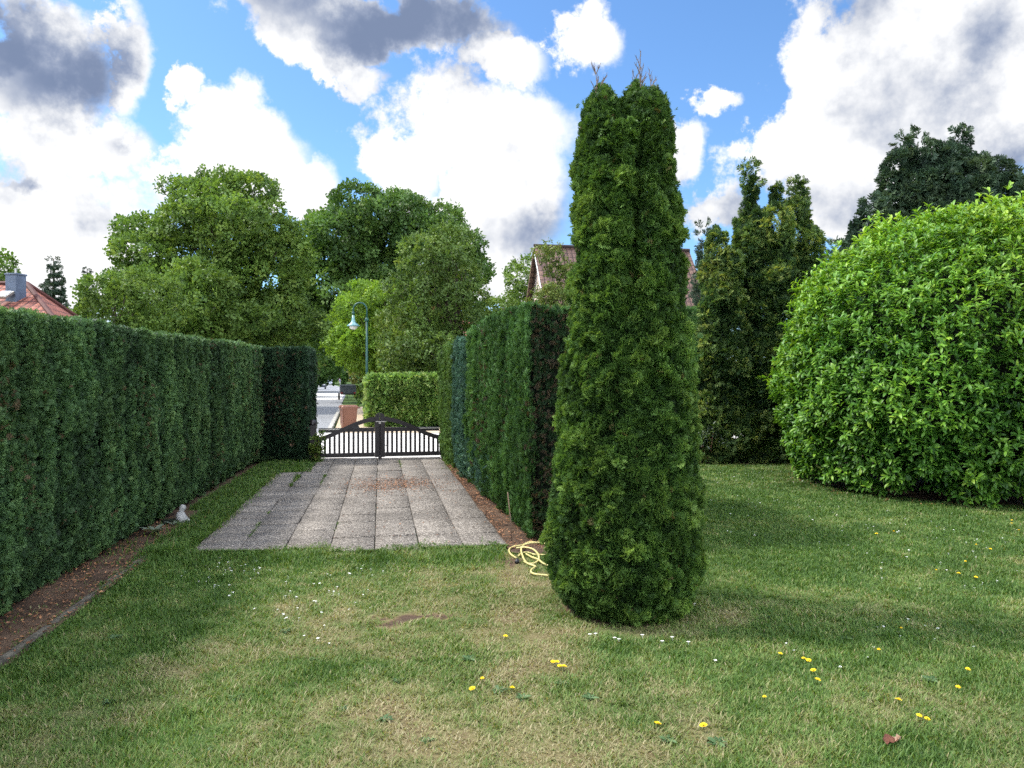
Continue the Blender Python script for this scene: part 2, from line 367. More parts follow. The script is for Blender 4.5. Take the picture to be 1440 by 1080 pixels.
# ------------------------------------------------------------------ foliage on hedges
CAM = np.array([0, 0, H])
def keep_facing(pos, nrm, back=.35):
    f = ((CAM - pos) * nrm).sum(1) / np.linalg.norm(CAM - pos, axis=1)
    return (f > -.25) | (rng.random(len(pos)) < back)
def hedge(name, A, B, side, thick, h0, h1, mat, label, cat='hedge', dens=1500, size=.095, seed=1, amp=.05, streak=.6, tm=SPR, ends=(True, True), base_in=.12, upw=.7, topwave=.03, tshift=0.0, group=None, lean=0.0):
    """clipped hedge: A->B ground line of the front face, side = unit vector of the front, thickness behind it"""
    A = np.array(A, float); B = np.array(B, float); L = np.linalg.norm(B - A); u = (B - A) / L
    f = np.array([side[0], side[1]]); f = f - u * f.dot(u); f /= np.linalg.norm(f)
    root = empty(name, (A[0], A[1], 0), 0, label, cat, group)
    def top(s): return h0 + (h1 - h0) * s / L + topwave * (np.sin(s * 2.1 + seed) + .6 * np.sin(s * 5.3 + seed * 2))
    # dark twiggy core
    bm = bmesh.new(); ns = max(3, int(L / .35)); rows = []
    ins = .08
    for i in range(ns + 1):
        s = ins + (L - 2 * ins) * i / ns; hh = float(top(s)) - ins
        r = []
        for (w, z) in ((-ins - base_in - .08, .0), (-ins - base_in * .4, .35), (-ins, .9), (-ins + lean, hh), (-thick + ins, hh), (-thick + ins, 0.0)):
            q = A + u * s + f * (w + random.uniform(-.015, .015))
            r.append(bm.verts.new((q[0] - A[0], q[1] - A[1], z)))
        rows.append(r)
    for i in range(ns):
        for k in range(5): bm.faces.new((rows[i][k], rows[i + 1][k], rows[i + 1][k + 1], rows[i][k + 1]))
    bm.faces.new(rows[0]); bm.faces.new(rows[-1][::-1])
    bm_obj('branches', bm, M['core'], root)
    Ps = []; Ns = []
    def face(n, s, w, z, nr):
        q = A[None] + u[None] * s[:, None] + f[None] * w[:, None]
        Ps.append(np.column_stack([q, z])); Ns.append(np.repeat(nr[None], n, 0) if nr.ndim == 1 else nr)
    f3 = np.array([f[0], f[1], 0]); u3 = np.array([u[0], u[1], 0]); z3 = np.array([0, 0, 1.0])
    hm = max(h0, h1)
    n = int(L * hm * dens); s = rng.random(n) * L; z = rng.random(n) ** .95 * top(s) + .03
    w = -base_in * np.clip(1 - z / .55, 0, 1) ** 1.5 + lean * np.clip(z / hm, 0, 1)
    face(n, s, w, z, f3)
    n = int(L * thick * dens * .8); s = rng.random(n) * L; face(n, s, -rng.random(n) * thick + lean, top(s), z3)
    n = int(L * hm * dens * .15); s = rng.random(n) * L; face(n, s, np.full(n, -thick), rng.random(n) * top(s), -f3)
    for e, (on, sg) in enumerate(zip(ends, (-1, 1))):
        if on:
            n = int(thick * hm * dens * .9); ss = np.full(n, 0.0 if sg < 0 else L); z = rng.random(n) * top(ss)
            inset = base_in * np.clip(1 - z / .5, 0, 1) ** 1.5
            ww = -rng.random(n) * thick
            if on is not True:
                kp = rng.random(n) < on + (1 - on) * np.clip((np.abs(ww) - thick + .45) / .25, 0, 1); ss = ss[kp]; z = z[kp]; ww = ww[kp]; inset = inset[kp]; n = len(ss)
            cr = np.minimum(np.abs(ww), np.abs(thick + ww)); 
            face(n, ss - sg * (inset + .06 * np.clip(1 - cr / .15, 0, 1) ** 2), ww + lean * z / hm, z, u3 * sg)
    dark_end = np.concatenate([np.full(len(a), float(isinstance(ends[0], float) and abs(b[0] @ u3 + 1) < 1e-6)) for a, b in zip(Ps, Ns)])
    pos = np.concatenate(Ps); nr = np.concatenate(Ns)
    k = keep_facing(pos, nr, .4); pos = pos[k]; nr = nr[k]; dark_end = dark_end[k] > .5
    # streaky relief: narrow along the hedge, tall upwards
    sl = (pos[:, :2] - A) @ u; wl = (pos[:, :2] - A) @ f
    q = np.column_stack([sl * 6.0 + seed * 13, wl * 6.0, pos[:, 2] * 1.0])
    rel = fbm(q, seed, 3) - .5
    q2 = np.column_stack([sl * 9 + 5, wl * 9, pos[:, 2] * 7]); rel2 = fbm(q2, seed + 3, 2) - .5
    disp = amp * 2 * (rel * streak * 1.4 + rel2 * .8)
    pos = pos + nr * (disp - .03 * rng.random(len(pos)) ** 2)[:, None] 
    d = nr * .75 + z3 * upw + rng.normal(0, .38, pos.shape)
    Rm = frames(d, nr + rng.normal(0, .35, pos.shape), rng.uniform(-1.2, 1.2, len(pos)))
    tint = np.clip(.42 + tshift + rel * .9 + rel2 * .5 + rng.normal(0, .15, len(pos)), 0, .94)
    brown = fbm(np.column_stack([sl * 1.6, wl, pos[:, 2] * .8]) + 31, seed + 9, 3)
    br = (rng.random(len(pos)) < np.clip((brown - .60) * 1.3, 0.004, .16)); tint[br] = 1.0
    dd_ = dark_end & (((pos[:, :2] - A) @ f) > -thick + .25); tint[dd_] = np.where(rng.random(dd_.sum()) < .35, 1.0, rng.uniform(0, .12, dd_.sum()))
    S = size * rng.uniform(.65, 1.25, len(pos)) * (1 + .15 * (pos[:, 2] < .5))
    pos[:, 0] -= A[0]; pos[:, 1] -= A[1]
    link('foliage', scatter(tm, pos, Rm, S, tint), mat, root)
    return root

# ------------------------------------------------------------------ blobby foliage (trees, shrubs)
def blob_points(blobs, dens, depth=.25, up_bias=0.0, back=.35):
    """points on the outer shells of ellipsoids (cx,cy,cz,rx,ry,rz); keeps what is outside the other blobs"""
    bl = np.array(blobs, float); PP = []; NN = []; BI = []
    for i, b in enumerate(bl):
        a = 4 * math.pi * ((b[3] * b[4]) ** 1.6 + (b[3] * b[5]) ** 1.6 + (b[4] * b[5]) ** 1.6) ** (1 / 1.6) / 3 ** (1 / 1.6)
        n = max(6, int(a * dens))
        v = nz(rng.normal(size=(n, 3)))
        if up_bias: v[:, 2] += up_bias * rng.random(n); v = nz(v)
        r = 1 - depth * rng.random(n) ** 2
        p = b[:3] + v * b[3:] * r[:, None]; nr = nz(v / b[3:])
        ok = keep_facing(p, nr, back)
        ok &= p[:, 2] > .03
        PP.append(p[ok]); NN.append(nr[ok]); BI.append(np.full(ok.sum(), i))
    P_ = np.concatenate(PP); N_ = np.concatenate(NN); I_ = np.concatenate(BI)
    if len(bl) < 400:
        inside = np.zeros(len(P_), bool)
        for i, b in enumerate(bl):
            near = (np.abs(P_ - b[:3]) < b[3:]).all(1) & (I_ != i)
            idx = np.where(near)[0]
            if len(idx):
                q = (((P_[idx] - b[:3]) / b[3:]) ** 2).sum(1); inside[idx[q < .62]] = True
        P_, N_, I_ = P_[~inside], N_[~inside], I_[~inside]
    return P_, N_, I_
def clumps(ells, spacing, rad, rad_var=.35, flat=.75, fill=.25, gap=.15, seed=0):
    """leaf clumps spread over and inside big ellipsoids"""
    out = []
    for e in ells:
        e = np.array(e, float)
        a = 4 * math.pi * (e[3] * e[4] + e[3] * e[5] + e[4] * e[5]) / 3
        n = int(a / spacing ** 2)
        k = np.arange(n) + .5; ph = np.arccos(1 - 2 * k / n); th = math.pi * (1 + 5 ** .5) * k
        v = np.column_stack([np.cos(th) * np.sin(ph), np.sin(th) * np.sin(ph), np.cos(ph)]) + rng.normal(0, .16, (n, 3))
        v = nz(v) * (rng.uniform(.78, 1.03, n))[:, None]
        keep = rng.random(n) > gap; v = v[keep]
        m = int(n * fill); w = nz(rng.normal(size=(m, 3))) * (rng.random(m) ** .4 * .75)[:, None]
        v = np.concatenate([v, w])
        for q in v:
            c = e[:3] + q * e[3:]; r = rad * random.uniform(1 - rad_var, 1 + rad_var)
            out.append((c[0], c[1], c[2], r * random.uniform(.9, 1.25), r * random.uniform(.9, 1.25), r * flat))
    return out
def limb_mesh(base, top_z, targets, r0, lean=(0, 0), name='trunk', mat=None, parent=None, seg=8):
    """tapered trunk with limbs running up to the leaf clumps"""
    bm = bmesh.new(); base = Vector(base); n = 7; cpts = []; rr = []
    for i in range(n + 1):
        t = i / n
        cpts.append(base + Vector((lean[0] * t + .03 * top_z * math.sin(3 * t + base.x) * t, lean[1] * t, top_z * t))); rr.append(r0 * (1 - .82 * t) * (1.35 if i == 0 else 1))
    tube(bm, cpts, rr, seg)
    for tg in targets:
        tg = Vector(tg); hz = min(max((tg.z - base.z) * random.uniform(.35, .62), top_z * .18), top_z * .95); t = hz / top_z; i = min(int(t * n), n - 1); q = cpts[i].lerp(cpts[i + 1], t * n - i)
        L = (tg - q).length; mid = q.lerp(tg, .5) + Vector((random.uniform(-.08, .08) * L, random.uniform(-.08, .08) * L, .06 * L))
        r = min(r0 * (1 - .8 * t) * .6, .018 * L + .015)
        tube(bm, [q, q.lerp(mid, .55), mid, tg], [r, r * .8, r * .55, r * .15], 5)
    return bm_obj(name, bm, mat or M['bark'], parent, True)
def tree(name, label, cat, base, ells, mat, spacing=1.0, rad=.8, dens=16, leaf=.3, tm=CLU, group=None, r0=.25, gap=.15, fill=.25, limbs=26, flat=.75, depth=.35, tr_top=None, tspread=.13, upw=.35, hang=0.0, back=.3, lean=(0, 0)):
    root = empty(name, (base[0], base[1], 0), 0, label, cat, group)
    cl = clumps(ells, spacing, rad, flat=flat, gap=gap, fill=fill)
    cl = [c for c in cl if c[2] > .3]
    p, n, bi = blob_points(cl, dens, depth, .25, back)
    cr = rng.random(len(cl))
    z3 = np.array([0, 0, 1.0])
    d = n * .8 + z3 * (upw - hang) + rng.normal(0, .45, p.shape)
    Rm = frames(d, n + z3 * .8 + rng.normal(0, .5, p.shape), rng.uniform(-.6, .6, len(p)))
    tint = np.clip(.45 + (cr[bi] - .5) * .3 + rng.normal(0, tspread, len(p)), 0, 1)
    p = p - np.array([base[0], base[1], 0])
    link('crown', scatter(tm, p, Rm, leaf * rng.uniform(.7, 1.25, len(p)), tint), mat, root)
    if limbs:
        zt = tr_top or max(e[2] + e[5] * .3 for e in ells)
        tg = [(c[0] - base[0], c[1] - base[1], c[2]) for c in random.sample(cl, min(limbs, len(cl)))]
        limb_mesh((0, 0, -.02), zt, tg, r0, parent=root, lean=(ells[0][0] - base[0], ells[0][1] - base[1]) if lean is None else lean)
    return root
def spire(c, r, z0, z1, k=9, sq=.55, wob=.25):
    """stack of shrinking blobs that make one conifer spire"""
    out = []
    for i in range(k):
        t = (i + .3) / k; z = z0 + (z1 - z0) * t
        rr = max(r * (1 - t) ** sq, r * .07); n = max(1, int(6 * rr / max(r, .01) + .5))
        for j in range(n):
            a = 2 * math.pi * (j + random.random()) / n
            o = rr * .5 if n > 1 else 0
            out.append((c[0] + o * math.cos(a) + random.uniform(-1, 1) * wob * r * .15, c[1] + o * math.sin(a), z + random.uniform(-.1, .1) * (z1 - z0) / k, rr * .55 + .05, rr * .55 + .05, (z1 - z0) / k * .9))
    return out
def conifer(name, label, cat, base, blobs, mat, dens, leaf, tm=SPR, group=None, r0=.15, trunk_z=2.0, depth=.3, droop=.0, back=.3, tspread=.16, relief=.12, rsc=2.5, up=.5):
    root = empty(name, (base[0], base[1], 0), 0, label, cat, group)
    p, n, bi = blob_points(blobs, dens, depth, 0, back)
    q = fbm(p * rsc, 5, 3) - .5
    p = p + n * (q * 2 * relief)[:, None]
    p[:, 2] = np.maximum(p[:, 2], .04)
    d = n * .8 + np.array([0, 0, up - droop]) + rng.normal(0, .4, p.shape)
    Rm = frames(d, n + np.array([0, 0, .5]) + rng.normal(0, .4, p.shape), rng.uniform(-1, 1, len(p)))
    tint = np.clip(.48 + q * 1.0 + rng.normal(0, tspread, len(p)), 0, 1)
    p = p - np.array([base[0], base[1], 0])
    link('crown', scatter(tm, p, Rm, leaf * rng.uniform(.65, 1.3, len(p)), tint), mat, root)
    bm = bmesh.new(); tube(bm, [(0, 0, -.02), (0.02, 0, trunk_z * .5), (0, .02, trunk_z)], [r0, r0 * .7, r0 * .15], 8)
    for k in range(14):
        z = trunk_z * (.1 + .8 * k / 14); a = k * 2.4; L = max(.25, r0 * 4 * (1 - z / trunk_z))
        tube(bm, [(0, 0, z), (L * math.cos(a), L * math.sin(a), z + L * .3)], [r0 * .25, r0 * .06], 5)
    bm_obj('trunk', bm, M['bark'], root, True)
    return root

# ================================================================== SETTING: ground, lawn, beds
PAVE_O = np.array([-3.11, 7.18]); PU = np.array([-.174, .985]); PV = np.array([.985, .174]); SL = .44
def pave_st(x, y):
    r = np.column_stack([x, y]) - PAVE_O
    return r @ PV / SL, r @ PU / SL          # column, row
PCOLS = 7; PROWS = 19
def in_pave(x, y, m=0.0):
    c, r = pave_st(x, y)
    a = (c > -m) & (c < PCOLS + m) & (r > -m) & (r < PROWS + m)
    a &= ~((c < 1.3) & (r > 14.0))
    a |= (c > 3 - m) & (c < PCOLS + m) & (r > -.55 - m) & (r < 1)
    return a
def hl(y): return -3.60 - .152 * (y - 5.28)      # left hedge face
def hr(y): return .35 - .229 * (y - 7.7)         # right hedge face
CYP = np.array([.83, 5.55])
LAURC = np.array([7.3, 12.0])
def bed(x, y):
    """1 inside bare soil beds, 0 on grass"""
    b = np.zeros(len(x))
    e = hl(y) + .40 - .012 * (y - 4)
    b = np.maximum(b, np.clip((e - x) / .05, 0, 1) * (y < 9.6))
    b = np.maximum(b, np.clip((hl(y) + .12 - x) / .05, 0, 1))
    c, r = pave_st(x, y)
    right = (c > PCOLS - .1) & (x < hr(y) + 1.2) & (y > 7.2) & (y < 14.6)
    b = np.maximum(b, right * 1.0)
    b = np.maximum(b, np.clip((.50 - np.hypot(x - CYP[0], y - CYP[1])) / .08, 0, 1))
    ell = np.hypot((x - LAURC[0]) / 1.05, y - LAURC[1]); b = np.maximum(b, np.clip((2.42 - ell) / .3, 0, 1))
    b = np.maximum(b, ((y > 14.75) & (x > .5)) * 1.0)
    b = np.maximum(b, ((y > 15.15)) * 1.0)
    n = fbm(np.column_stack([x * 3, y * 3, x * 0]), 77, 3)
    b = np.clip(b + (n - .5) * .5 * ((b > 0) & (b < 1)), 0, 1)
    return b
def dry(x, y):
    p = np.column_stack([x, y, x * 0])
    a = fbm(p * .9 + 3, 21, 4); b = fbm(p * 3.2 + 9, 22, 3); c = fbm(p * 9, 23, 2)
    g = lambda cx, cy, rx, ry: np.exp(-(((x - cx) / rx) ** 2 + ((y - cy) / ry) ** 2))
    v = .38 + (a - .5) * .9 + (b - .5) * .9 + (c - .5) * .5
    v += .13 * g(-.7, 5.0, 1.3, 1.5) + .13 * g(-.2, 3.6, 1.6, .8) + .13 * g(2.6, 3.9, 2.2, .9) + .30 * g(.15, 6.0, .5, .9) + .12 * g(3.6, 6.0, 1.0, .8) + .35 * g(1.45, 5.3, .28, .3) + .3 * g(.75, 5.0, .5, .2)
    v -= .36 * g(-3.0, 5.2, .9, 2.5) + .22 * g(-1.6, 6.95, 2.0, .3) + .32 * g(3.2, 9.5, 3.0, 3.0) + .25 * g(2.6, 6.6, 1.6, .9) + .5 * (x < -3.2) * (y > 7.2)
    return np.clip(v, 0, 1)
def bare(x, y):
    g = lambda cx, cy, rx, ry: np.exp(-(((x - cx) / rx) ** 2 + ((y - cy) / ry) ** 2))
    p = np.column_stack([x, y, x * 0])
    n = fbm(p * 6, 41, 3) - .5; n2 = fbm(p * 1.5 + 40, 43, 3)
    return np.clip(1.9 * g(-.70, 5.15, .5, .3) * np.clip(n * 3 + .75, 0, 1) + 1.3 * g(-1.8, 6.1, .5, .22) * np.clip(n * 2.6 + .3, 0, 1) + .9 * g(.2, 6.55, .45, .6) + .7 * g(-.1, 7.05, .3, .3) + .8 * g(.8, 4.98, .5, .13) + .75 * g(1.5, 5.25, .22, .25) + np.clip((n2 - .6) * 2.2, 0, .5) + n * .9 - .2, 0, 1)

def grid_obj(name, x0, x1, y0, y1, step, z, fn, mat):
    nx = int((x1 - x0) / step) + 1; ny = int((y1 - y0) / step) + 1
    xs = np.linspace(x0, x1, nx); ys = np.linspace(y0, y1, ny); X, Y = np.meshgrid(xs, ys); x = X.ravel(); y = Y.ravel()
    zz, t = fn(x, y)
    V = np.column_stack([x, y, z + zz]); i = np.arange(nx * ny).reshape(ny, nx)
    a = i[:-1, :-1].ravel(); b = i[:-1, 1:].ravel(); c = i[1:, 1:].ravel(); d = i[1:, :-1].ravel()
    Fc = np.concatenate([np.column_stack([a, b, c]), np.column_stack([a, c, d])])
    return link(name, tri_mesh(name, V, Fc, t), mat, None, True)
def lawn_fn(x, y):
    b = bed(x, y); t = dry(x, y); ba = bare(x, y)
    n = fbm(np.column_stack([x * 5, y * 5, x * 0]), 8, 3) - .5
    c, r = pave_st(x, y); ip = in_pave(x, y, -.05)
    return n * .014 - ip * .03, np.clip(np.where(b > .4, .96, np.maximum(t * .85, ba)), 0, 1)
tag(grid_obj('lawn', -7.5, 14, .2, 15.9, .07, 0, lawn_fn, M['lawn']), kind='structure')
def flat(name, poly, z, mat):
    me = bpy.data.meshes.new(name); me.from_pydata([(x, y, z) for x, y in poly], [], [tuple(range(len(poly)))]); me.update()
    return tag(link(name, me, mat), kind='structure')
flat('ground', [(-700, -60), (700, -60), (700, 900), (-700, 900)], -.06, M['far'])
# soil bed sheets
def soil_fn(x, y):
    n = fbm(np.column_stack([x * 4, y * 4, x * 0]), 18, 4); return (n - .5) * .05, np.clip(n * 1.1, 0, 1)
def strip(name, pts, z, mat, step=.1):
    """sheet between two polylines given as (y, x_left, x_right)"""
    V = []; Fc = []; ny = len(pts); nx = 8
    for (y, a, b) in pts:
        for k in range(nx + 1): V.append((a + (b - a) * k / nx, y))
    V = np.array(V); zz, t = soil_fn(V[:, 0], V[:, 1]); V = np.column_stack([V, z + zz])
    for i in range(ny - 1):
        for k in range(nx):
            a = i * (nx + 1) + k; Fc += [(a, a + 1, a + nx + 2), (a, a + nx + 2, a + nx + 1)]
    return tag(link(name, tri_mesh(name, V, np.array(Fc), t), mat, None, True), kind='structure')
ys = np.arange(.4, 9.7, .1)
strip('soil_bed', [(y, float(hl(y)) - .6, float(hl(y)) + .5 - .012 * (y - 4) - .42 * max(0, (y - 8.6))) for y in ys], .012, M['soil'])
def pr_edge(y):                       # right edge of the paving
    t = (y - (PAVE_O[1] + PV[1] * SL * PCOLS)) / PU[1]; return PAVE_O[0] + PV[0] * SL * PCOLS + PU[0] * t
strip('soil_bed', [(y, float(pr_edge(y)) - .02, float(hr(y)) + .5) for y in np.arange(7.2, 14.7, .1)], .012, M['soil'])
strip('soil_bed', [(y, .9 if y > 15 else 1.2, 9.0) for y in np.arange(14.75, 17.5, .1)], .014, M['soil'])

# paving slabs
def paving():
    V = []; Fc = []; Tn = []
    for c in range(PCOLS):
        for r in range(-1, PROWS):
            if r == -1 and c < 3: continue
            if c < 1 and r >= 14: continue
            x0, x1, y0, y1 = c * SL, (c + 1) * SL, r * SL, (r + 1) * SL
            if r == -1: y0 = -random.uniform(.08, .26)
            gp = .004; b = .006; z = .022 + random.uniform(-.004, .004); t = random.random() * .8 + .1
            tx, ty = random.uniform(-.006, .006), random.uniform(-.006, .006); n = len(V)
            jx, jy = random.uniform(-.004, .004), random.uniform(-.004, .004)
            for (m, dz) in ((gp, -.045), (gp, -b * 1.6), (gp + b, 0)):
                n2_ = m + .002
                for (x, y) in ((x0 + m, y0 + n2_), (x1 - m, y0 + n2_), (x1 - m, y1 - n2_), (x0 + m, y1 - n2_)):
                    w = PAVE_O + PV * (x + jx) + PU * (y + jy)
                    V.append((w[0], w[1], z + dz + tx * (x - x0) / SL + ty * (y - y0) / SL)); Tn.append(t)
            for k in range(2):
                for e in range(4):
                    p, q = n + k * 4 + e, n + k * 4 + (e + 1) % 4; Fc += [(p, q, q + 4), (p, q + 4, p + 4)]
            Fc += [(n + 8, n + 9, n + 10), (n + 8, n + 10, n + 11)]
    return tag(link('driveway', tri_mesh('driveway', np.array(V), np.array(Fc), np.array(Tn)), M['slab']), kind='structure')
paving()

# street beyond the gate
flat('pavement', [(-14, 15.95), (.6, 15.95), (.6, 21.5), (-14, 21.5)], -.030, M['pave'])
flat('road', [(-40, 21.5), (25, 21.5), (25, 23.6), (-40, 23.6)], -.026, M['pave'])
SD = np.array([-.222, .975])
def sx(y): return -6.6 - .21 * (y - 27) - .00026 * max(0, y - 60) ** 2         # street right edge
yy = [23.6, 30, 40, 55, 75, 100, 130, 170, 215]
flat('road', [(sx(y), y) for y in yy] + [(sx(y) - 7.5, y) for y in yy[::-1]], -.022, M['asph'])
flat('road', [(sx(y) - .2, y) for y in (60, 75, 84)] + [(sx(y) - 7.2, y) for y in (84, 75, 60)], -.016, M['pave'])
flat('verge', [(sx(23.6) + .25, 23.6), (-2, 23.6), (-2, 26.2), (-5.0, 26.4), (sx(45) + 2.4, 45), (sx(45) + .2, 45)], -.018, M['tan'])
bm = bmesh.new()
for i in range(14):
    y0 = 23.8 + i * 1.6; y1 = y0 + 1.56; a = Vector((sx(y0) + .1, y0, .0)); b = Vector((sx(y1) + .1, y1, .0))
    bx(bm, (a + b) / 2 + Vector((0, 0, .02)), (.14, 1.56, .14), math.atan2(.228, 1), .015)
tag(bm_obj('kerb', bm, M['kerb']), kind='structure')
# edging along the left bed
bm = bmesh.new(); y = 1.6
while y < 8.7:
    Ls = random.uniform(.35, .75); e = lambda q: float(hl(q)) + .43 - .012 * (q - 4) + .02 * math.sin(q * 2.7)
    bx(bm, (e(y + Ls / 2) + random.uniform(-.012, .012), y + Ls / 2, -.020 + random.uniform(-.014, .012)), (random.uniform(.05, .085), Ls - random.uniform(.0, .05), .09), math.atan2(.165, 1) + random.uniform(-.07, .07), .018); y += Ls
tag(bm_obj('kerb', bm, M['conc']), kind='structure')

# ------------------------------------------------------------------ grass (one mass)
def grass():
    XY = []
    def zone(y0, y1, dens):
        a = .80; n = int((y1 - y0) * (2 * a * (y1 + y0) / 2 + 2.0) * dens)
        y = rng.uniform(y0, y1, n); x = rng.uniform(-1, 1, n) * (a * y + 1.0)
        XY.append(np.column_stack([x, y]))
    zone(2.3, 4.0, 15000); zone(4.0, 5.5, 11500); zone(5.5, 7.5, 7500); zone(7.5, 10.5, 4600); zone(10.5, 15.2, 2800)
    p = np.concatenate(XY); x, y = p[:, 0], p[:, 1]
    ba = bare(x, y)
    k = (~in_pave(x, y, -.02)) & ((bed(x, y) < .3 + .6 * rng.random(len(x))) | ((rng.random(len(x)) < .05) & (x < -2) & (y < 9))) & (rng.random(len(x)) > ba * .95) & (x < 13) & (x > hl(y))
    d0 = dry(x, y); k &= rng.random(len(x)) > np.clip(d0 - .6, 0, .4) * 1.0
    p = p[k]
    # grass creeping into paving joints
    J = []
    for (c, r0, r1, n) in ((1, 1, 5, 700), (2, 9, 13.5, 500), (1, 10, 14, 600), (5, 15, 18, 200), (3, 2, 3, 60)):
        rr = rng.uniform(r0, r1, n); g = fbm(np.column_stack([rr * 2, rr * 0, rr * 0]), c, 2) > .47
        rr = rr[g]; cc = c + rng.normal(0, .03, len(rr)); J.append(PAVE_O + cc[:, None] * PV * SL + rr[:, None] * PU * SL)
    n = 6500; cc = rng.uniform(0, PCOLS, n); rr = np.abs(rng.normal(0, 1, n)) * 1.0 * np.clip(fbm(np.column_stack([cc * 2.6, cc * 0, cc * 0]), 91, 3) - .25, 0, 1) ** 1.3 - .12 - .45 * (cc > 3); J.append(PAVE_O + cc[:, None] * PV * SL + rr[:, None] * PU * SL)
    n = 2200; rr = rng.uniform(0, 14, n); cc = rng.normal(-.05, .12, n); J.append(PAVE_O + cc[:, None] * PV * SL + rr[:, None] * PU * SL)
    n = 900; rr = rng.uniform(13.5, 18, n); cc = rng.normal(PCOLS + .25, .22, n); J.append(PAVE_O + cc[:, None] * PV * SL + rr[:, None] * PU * SL)
    nj = sum(len(j) for j in J)
    p = np.concatenate([p] + J); x, y = p[:, 0], p[:, 1]; n = len(p)
    dr = dry(x, y); dr[-nj:] = rng.uniform(.05, .35, nj)
    q = np.column_stack([x * 9, y * 9, x * 0]); tuf = fbm(q, 61, 2)
    tall = 1 + 1.1 * (x < -3.2) * (y > 7) * (1 - np.clip((x + 3.2 + .18 * (y - 7.2)) / .1, 0, 1) * 0) + .7 * np.exp(-((y - 7.0) / .28) ** 2) * (x < 0)
    h = (.014 + .026 * tuf) * rng.uniform(.5, 1.4, n) * (1.15 - .45 * dr) * tall
    wd = (.0012 + .00034 * y) * np.exp(rng.normal(0, .35, n))
    a = rng.uniform(0, 2 * math.pi, n); ln = rng.uniform(.15, 1.0, n) + .6 * dr
    dx, dy = np.cos(a), np.sin(a); sxx, syy = -dy, dx
    z0 = np.full(n, -.004); z0[-nj:] = .0
    B = np.column_stack([x, y, z0])
    S_ = np.column_stack([sxx, syy, np.zeros(n)]) * wd[:, None]
    D_ = np.column_stack([dx * ln, dy * ln, np.ones(n)])
    v0 = B - S_; v1 = B + S_
    m = B + D_ * np.array([.42, .42, .62]) * h[:, None]; tp = B + D_ * np.array([1.1, 1.1, 1.0]) * h[:, None]
    V = np.stack([v0, v1, m + S_ * .8, m - S_ * .8, tp], 1).reshape(-1, 3)
    o = (np.arange(n) * 5)[:, None, None]
    Fc = (np.array([[0, 1, 2], [0, 2, 3], [3, 2, 4]])[None] + o).reshape(-1, 3)
    t = np.clip(dr * .85 + rng.normal(0, .20, n) + (rng.random(n) < .12) * .4, 0, 1)
    return tag(link('grass', tri_mesh('grass', V, Fc, np.repeat(t, 5)), M['grass']), 'short mown lawn grass with dry straw coloured patches', 'grass', kind='stuff')
grass()

# leaf litter on the paving and under the right hedge
def litter():
    Ps = []
    c0 = G(556, 683)
    n = 2600; a = np.column_stack([rng.normal(c0[0], .40, n), rng.normal(c0[1], .45, n), np.full(n, .031)]); Ps.append(a[in_pave(a[:, 0], a[:, 1])])
    n = 350; r = rng.uniform(0, 17, n); c = rng.uniform(3, 7, n) ; w = PAVE_O + c[:, None] * PV * SL + r[:, None] * PU * SL; Ps.append(np.column_stack([w, np.full(n, .031)]))
    n = 3200; y = rng.uniform(7.3, 14.4, n); x = np.array([pr_edge(v) for v in y]) + rng.random(n) ** 1.2 * (hr(y) - np.array([pr_edge(v) for v in y]) + .1); Ps.append(np.column_stack([x, y, np.full(n, .03)]))
    n = 2600; y = rng.uniform(2.5, 9, n); x = hl(y) + rng.uniform(-.1, .48, n); Ps.append(np.column_stack([x, y, np.full(n, .03)]))
    n = 500; th = rng.uniform(math.pi * .8, math.pi * 1.75, n); rr = rng.normal(2.5, .15, n); Ps.append(np.column_stack([LAURC[0] + rr * np.cos(th) * 1.05, LAURC[1] + rr * np.sin(th), np.full(n, .025)]))
    p = np.concatenate(Ps); n = len(p)
    t = T(); t.leaf((0, -.5, 0), (0, 1, 0), (1, 0, 0), (0, 0, 1), 1, .6, .2); t.done()
    d = np.column_stack([rng.normal(size=n), rng.normal(size=n), rng.normal(0, .15, n)])
    Rm = frames(d, np.array([[0, 0, 1.0]]) + rng.normal(0, .25, (n, 3)))
    return tag(link('leaf_litter', scatter([t], p, Rm, rng.uniform(.012, .035, n), rng.random(n), 'leaf_litter'), M['litter']), 'rusty brown fallen bits scattered on paving and under hedges', 'leaf litter', kind='stuff')
litter()

# ================================================================== HEDGES
SIDE_R = (1, .18)
hedge('clipped_hedge', (-3.05, 1.9), (-4.42, 10.92), (1, 0), 1.1, 2.11, 2.20, M['hedge'], 'long dark green clipped conifer hedge filling the left edge of the lawn', dens=3900, size=.055, seed=3, amp=.06, ends=(False, True), base_in=.12, topwave=.012, streak=.9)
hedge('clipped_hedge', (-4.46, 11.10), (-5.08, 15.2), (1, 0), 1.1, 2.22, 2.29, M['hedge'], 'farther green hedge section beside the paving, between the long hedge and the dark hedge block', dens=2200, size=.07, seed=5, amp=.05, base_in=.14, topwave=.012, streak=.9)
hedge('clipped_hedge', (-6.6, 14.88), (-4.16, 15.0), (0, -1), 1.0, 2.27, 2.27, M['block'], 'dark hedge block with brown flecks beside the left end of the gate', dens=1500, size=.085, seed=7, amp=.045, streak=.2, topwave=.01, base_in=.14, tshift=-.08)
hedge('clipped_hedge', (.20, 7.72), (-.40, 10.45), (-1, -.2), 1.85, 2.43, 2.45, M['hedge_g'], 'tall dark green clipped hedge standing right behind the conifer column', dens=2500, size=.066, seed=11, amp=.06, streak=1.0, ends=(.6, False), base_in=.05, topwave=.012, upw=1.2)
hedge('clipped_hedge', (-.38, 10.5), (-.68, 12.0), (-1, -.2), 1.2, 2.42, 2.36, M['hedge_g'], 'mid green loose hedge conifer between the tall hedge and the blue conifer', dens=1500, size=.095, seed=13, amp=.08, ends=(False, False), tshift=.08, base_in=.1)
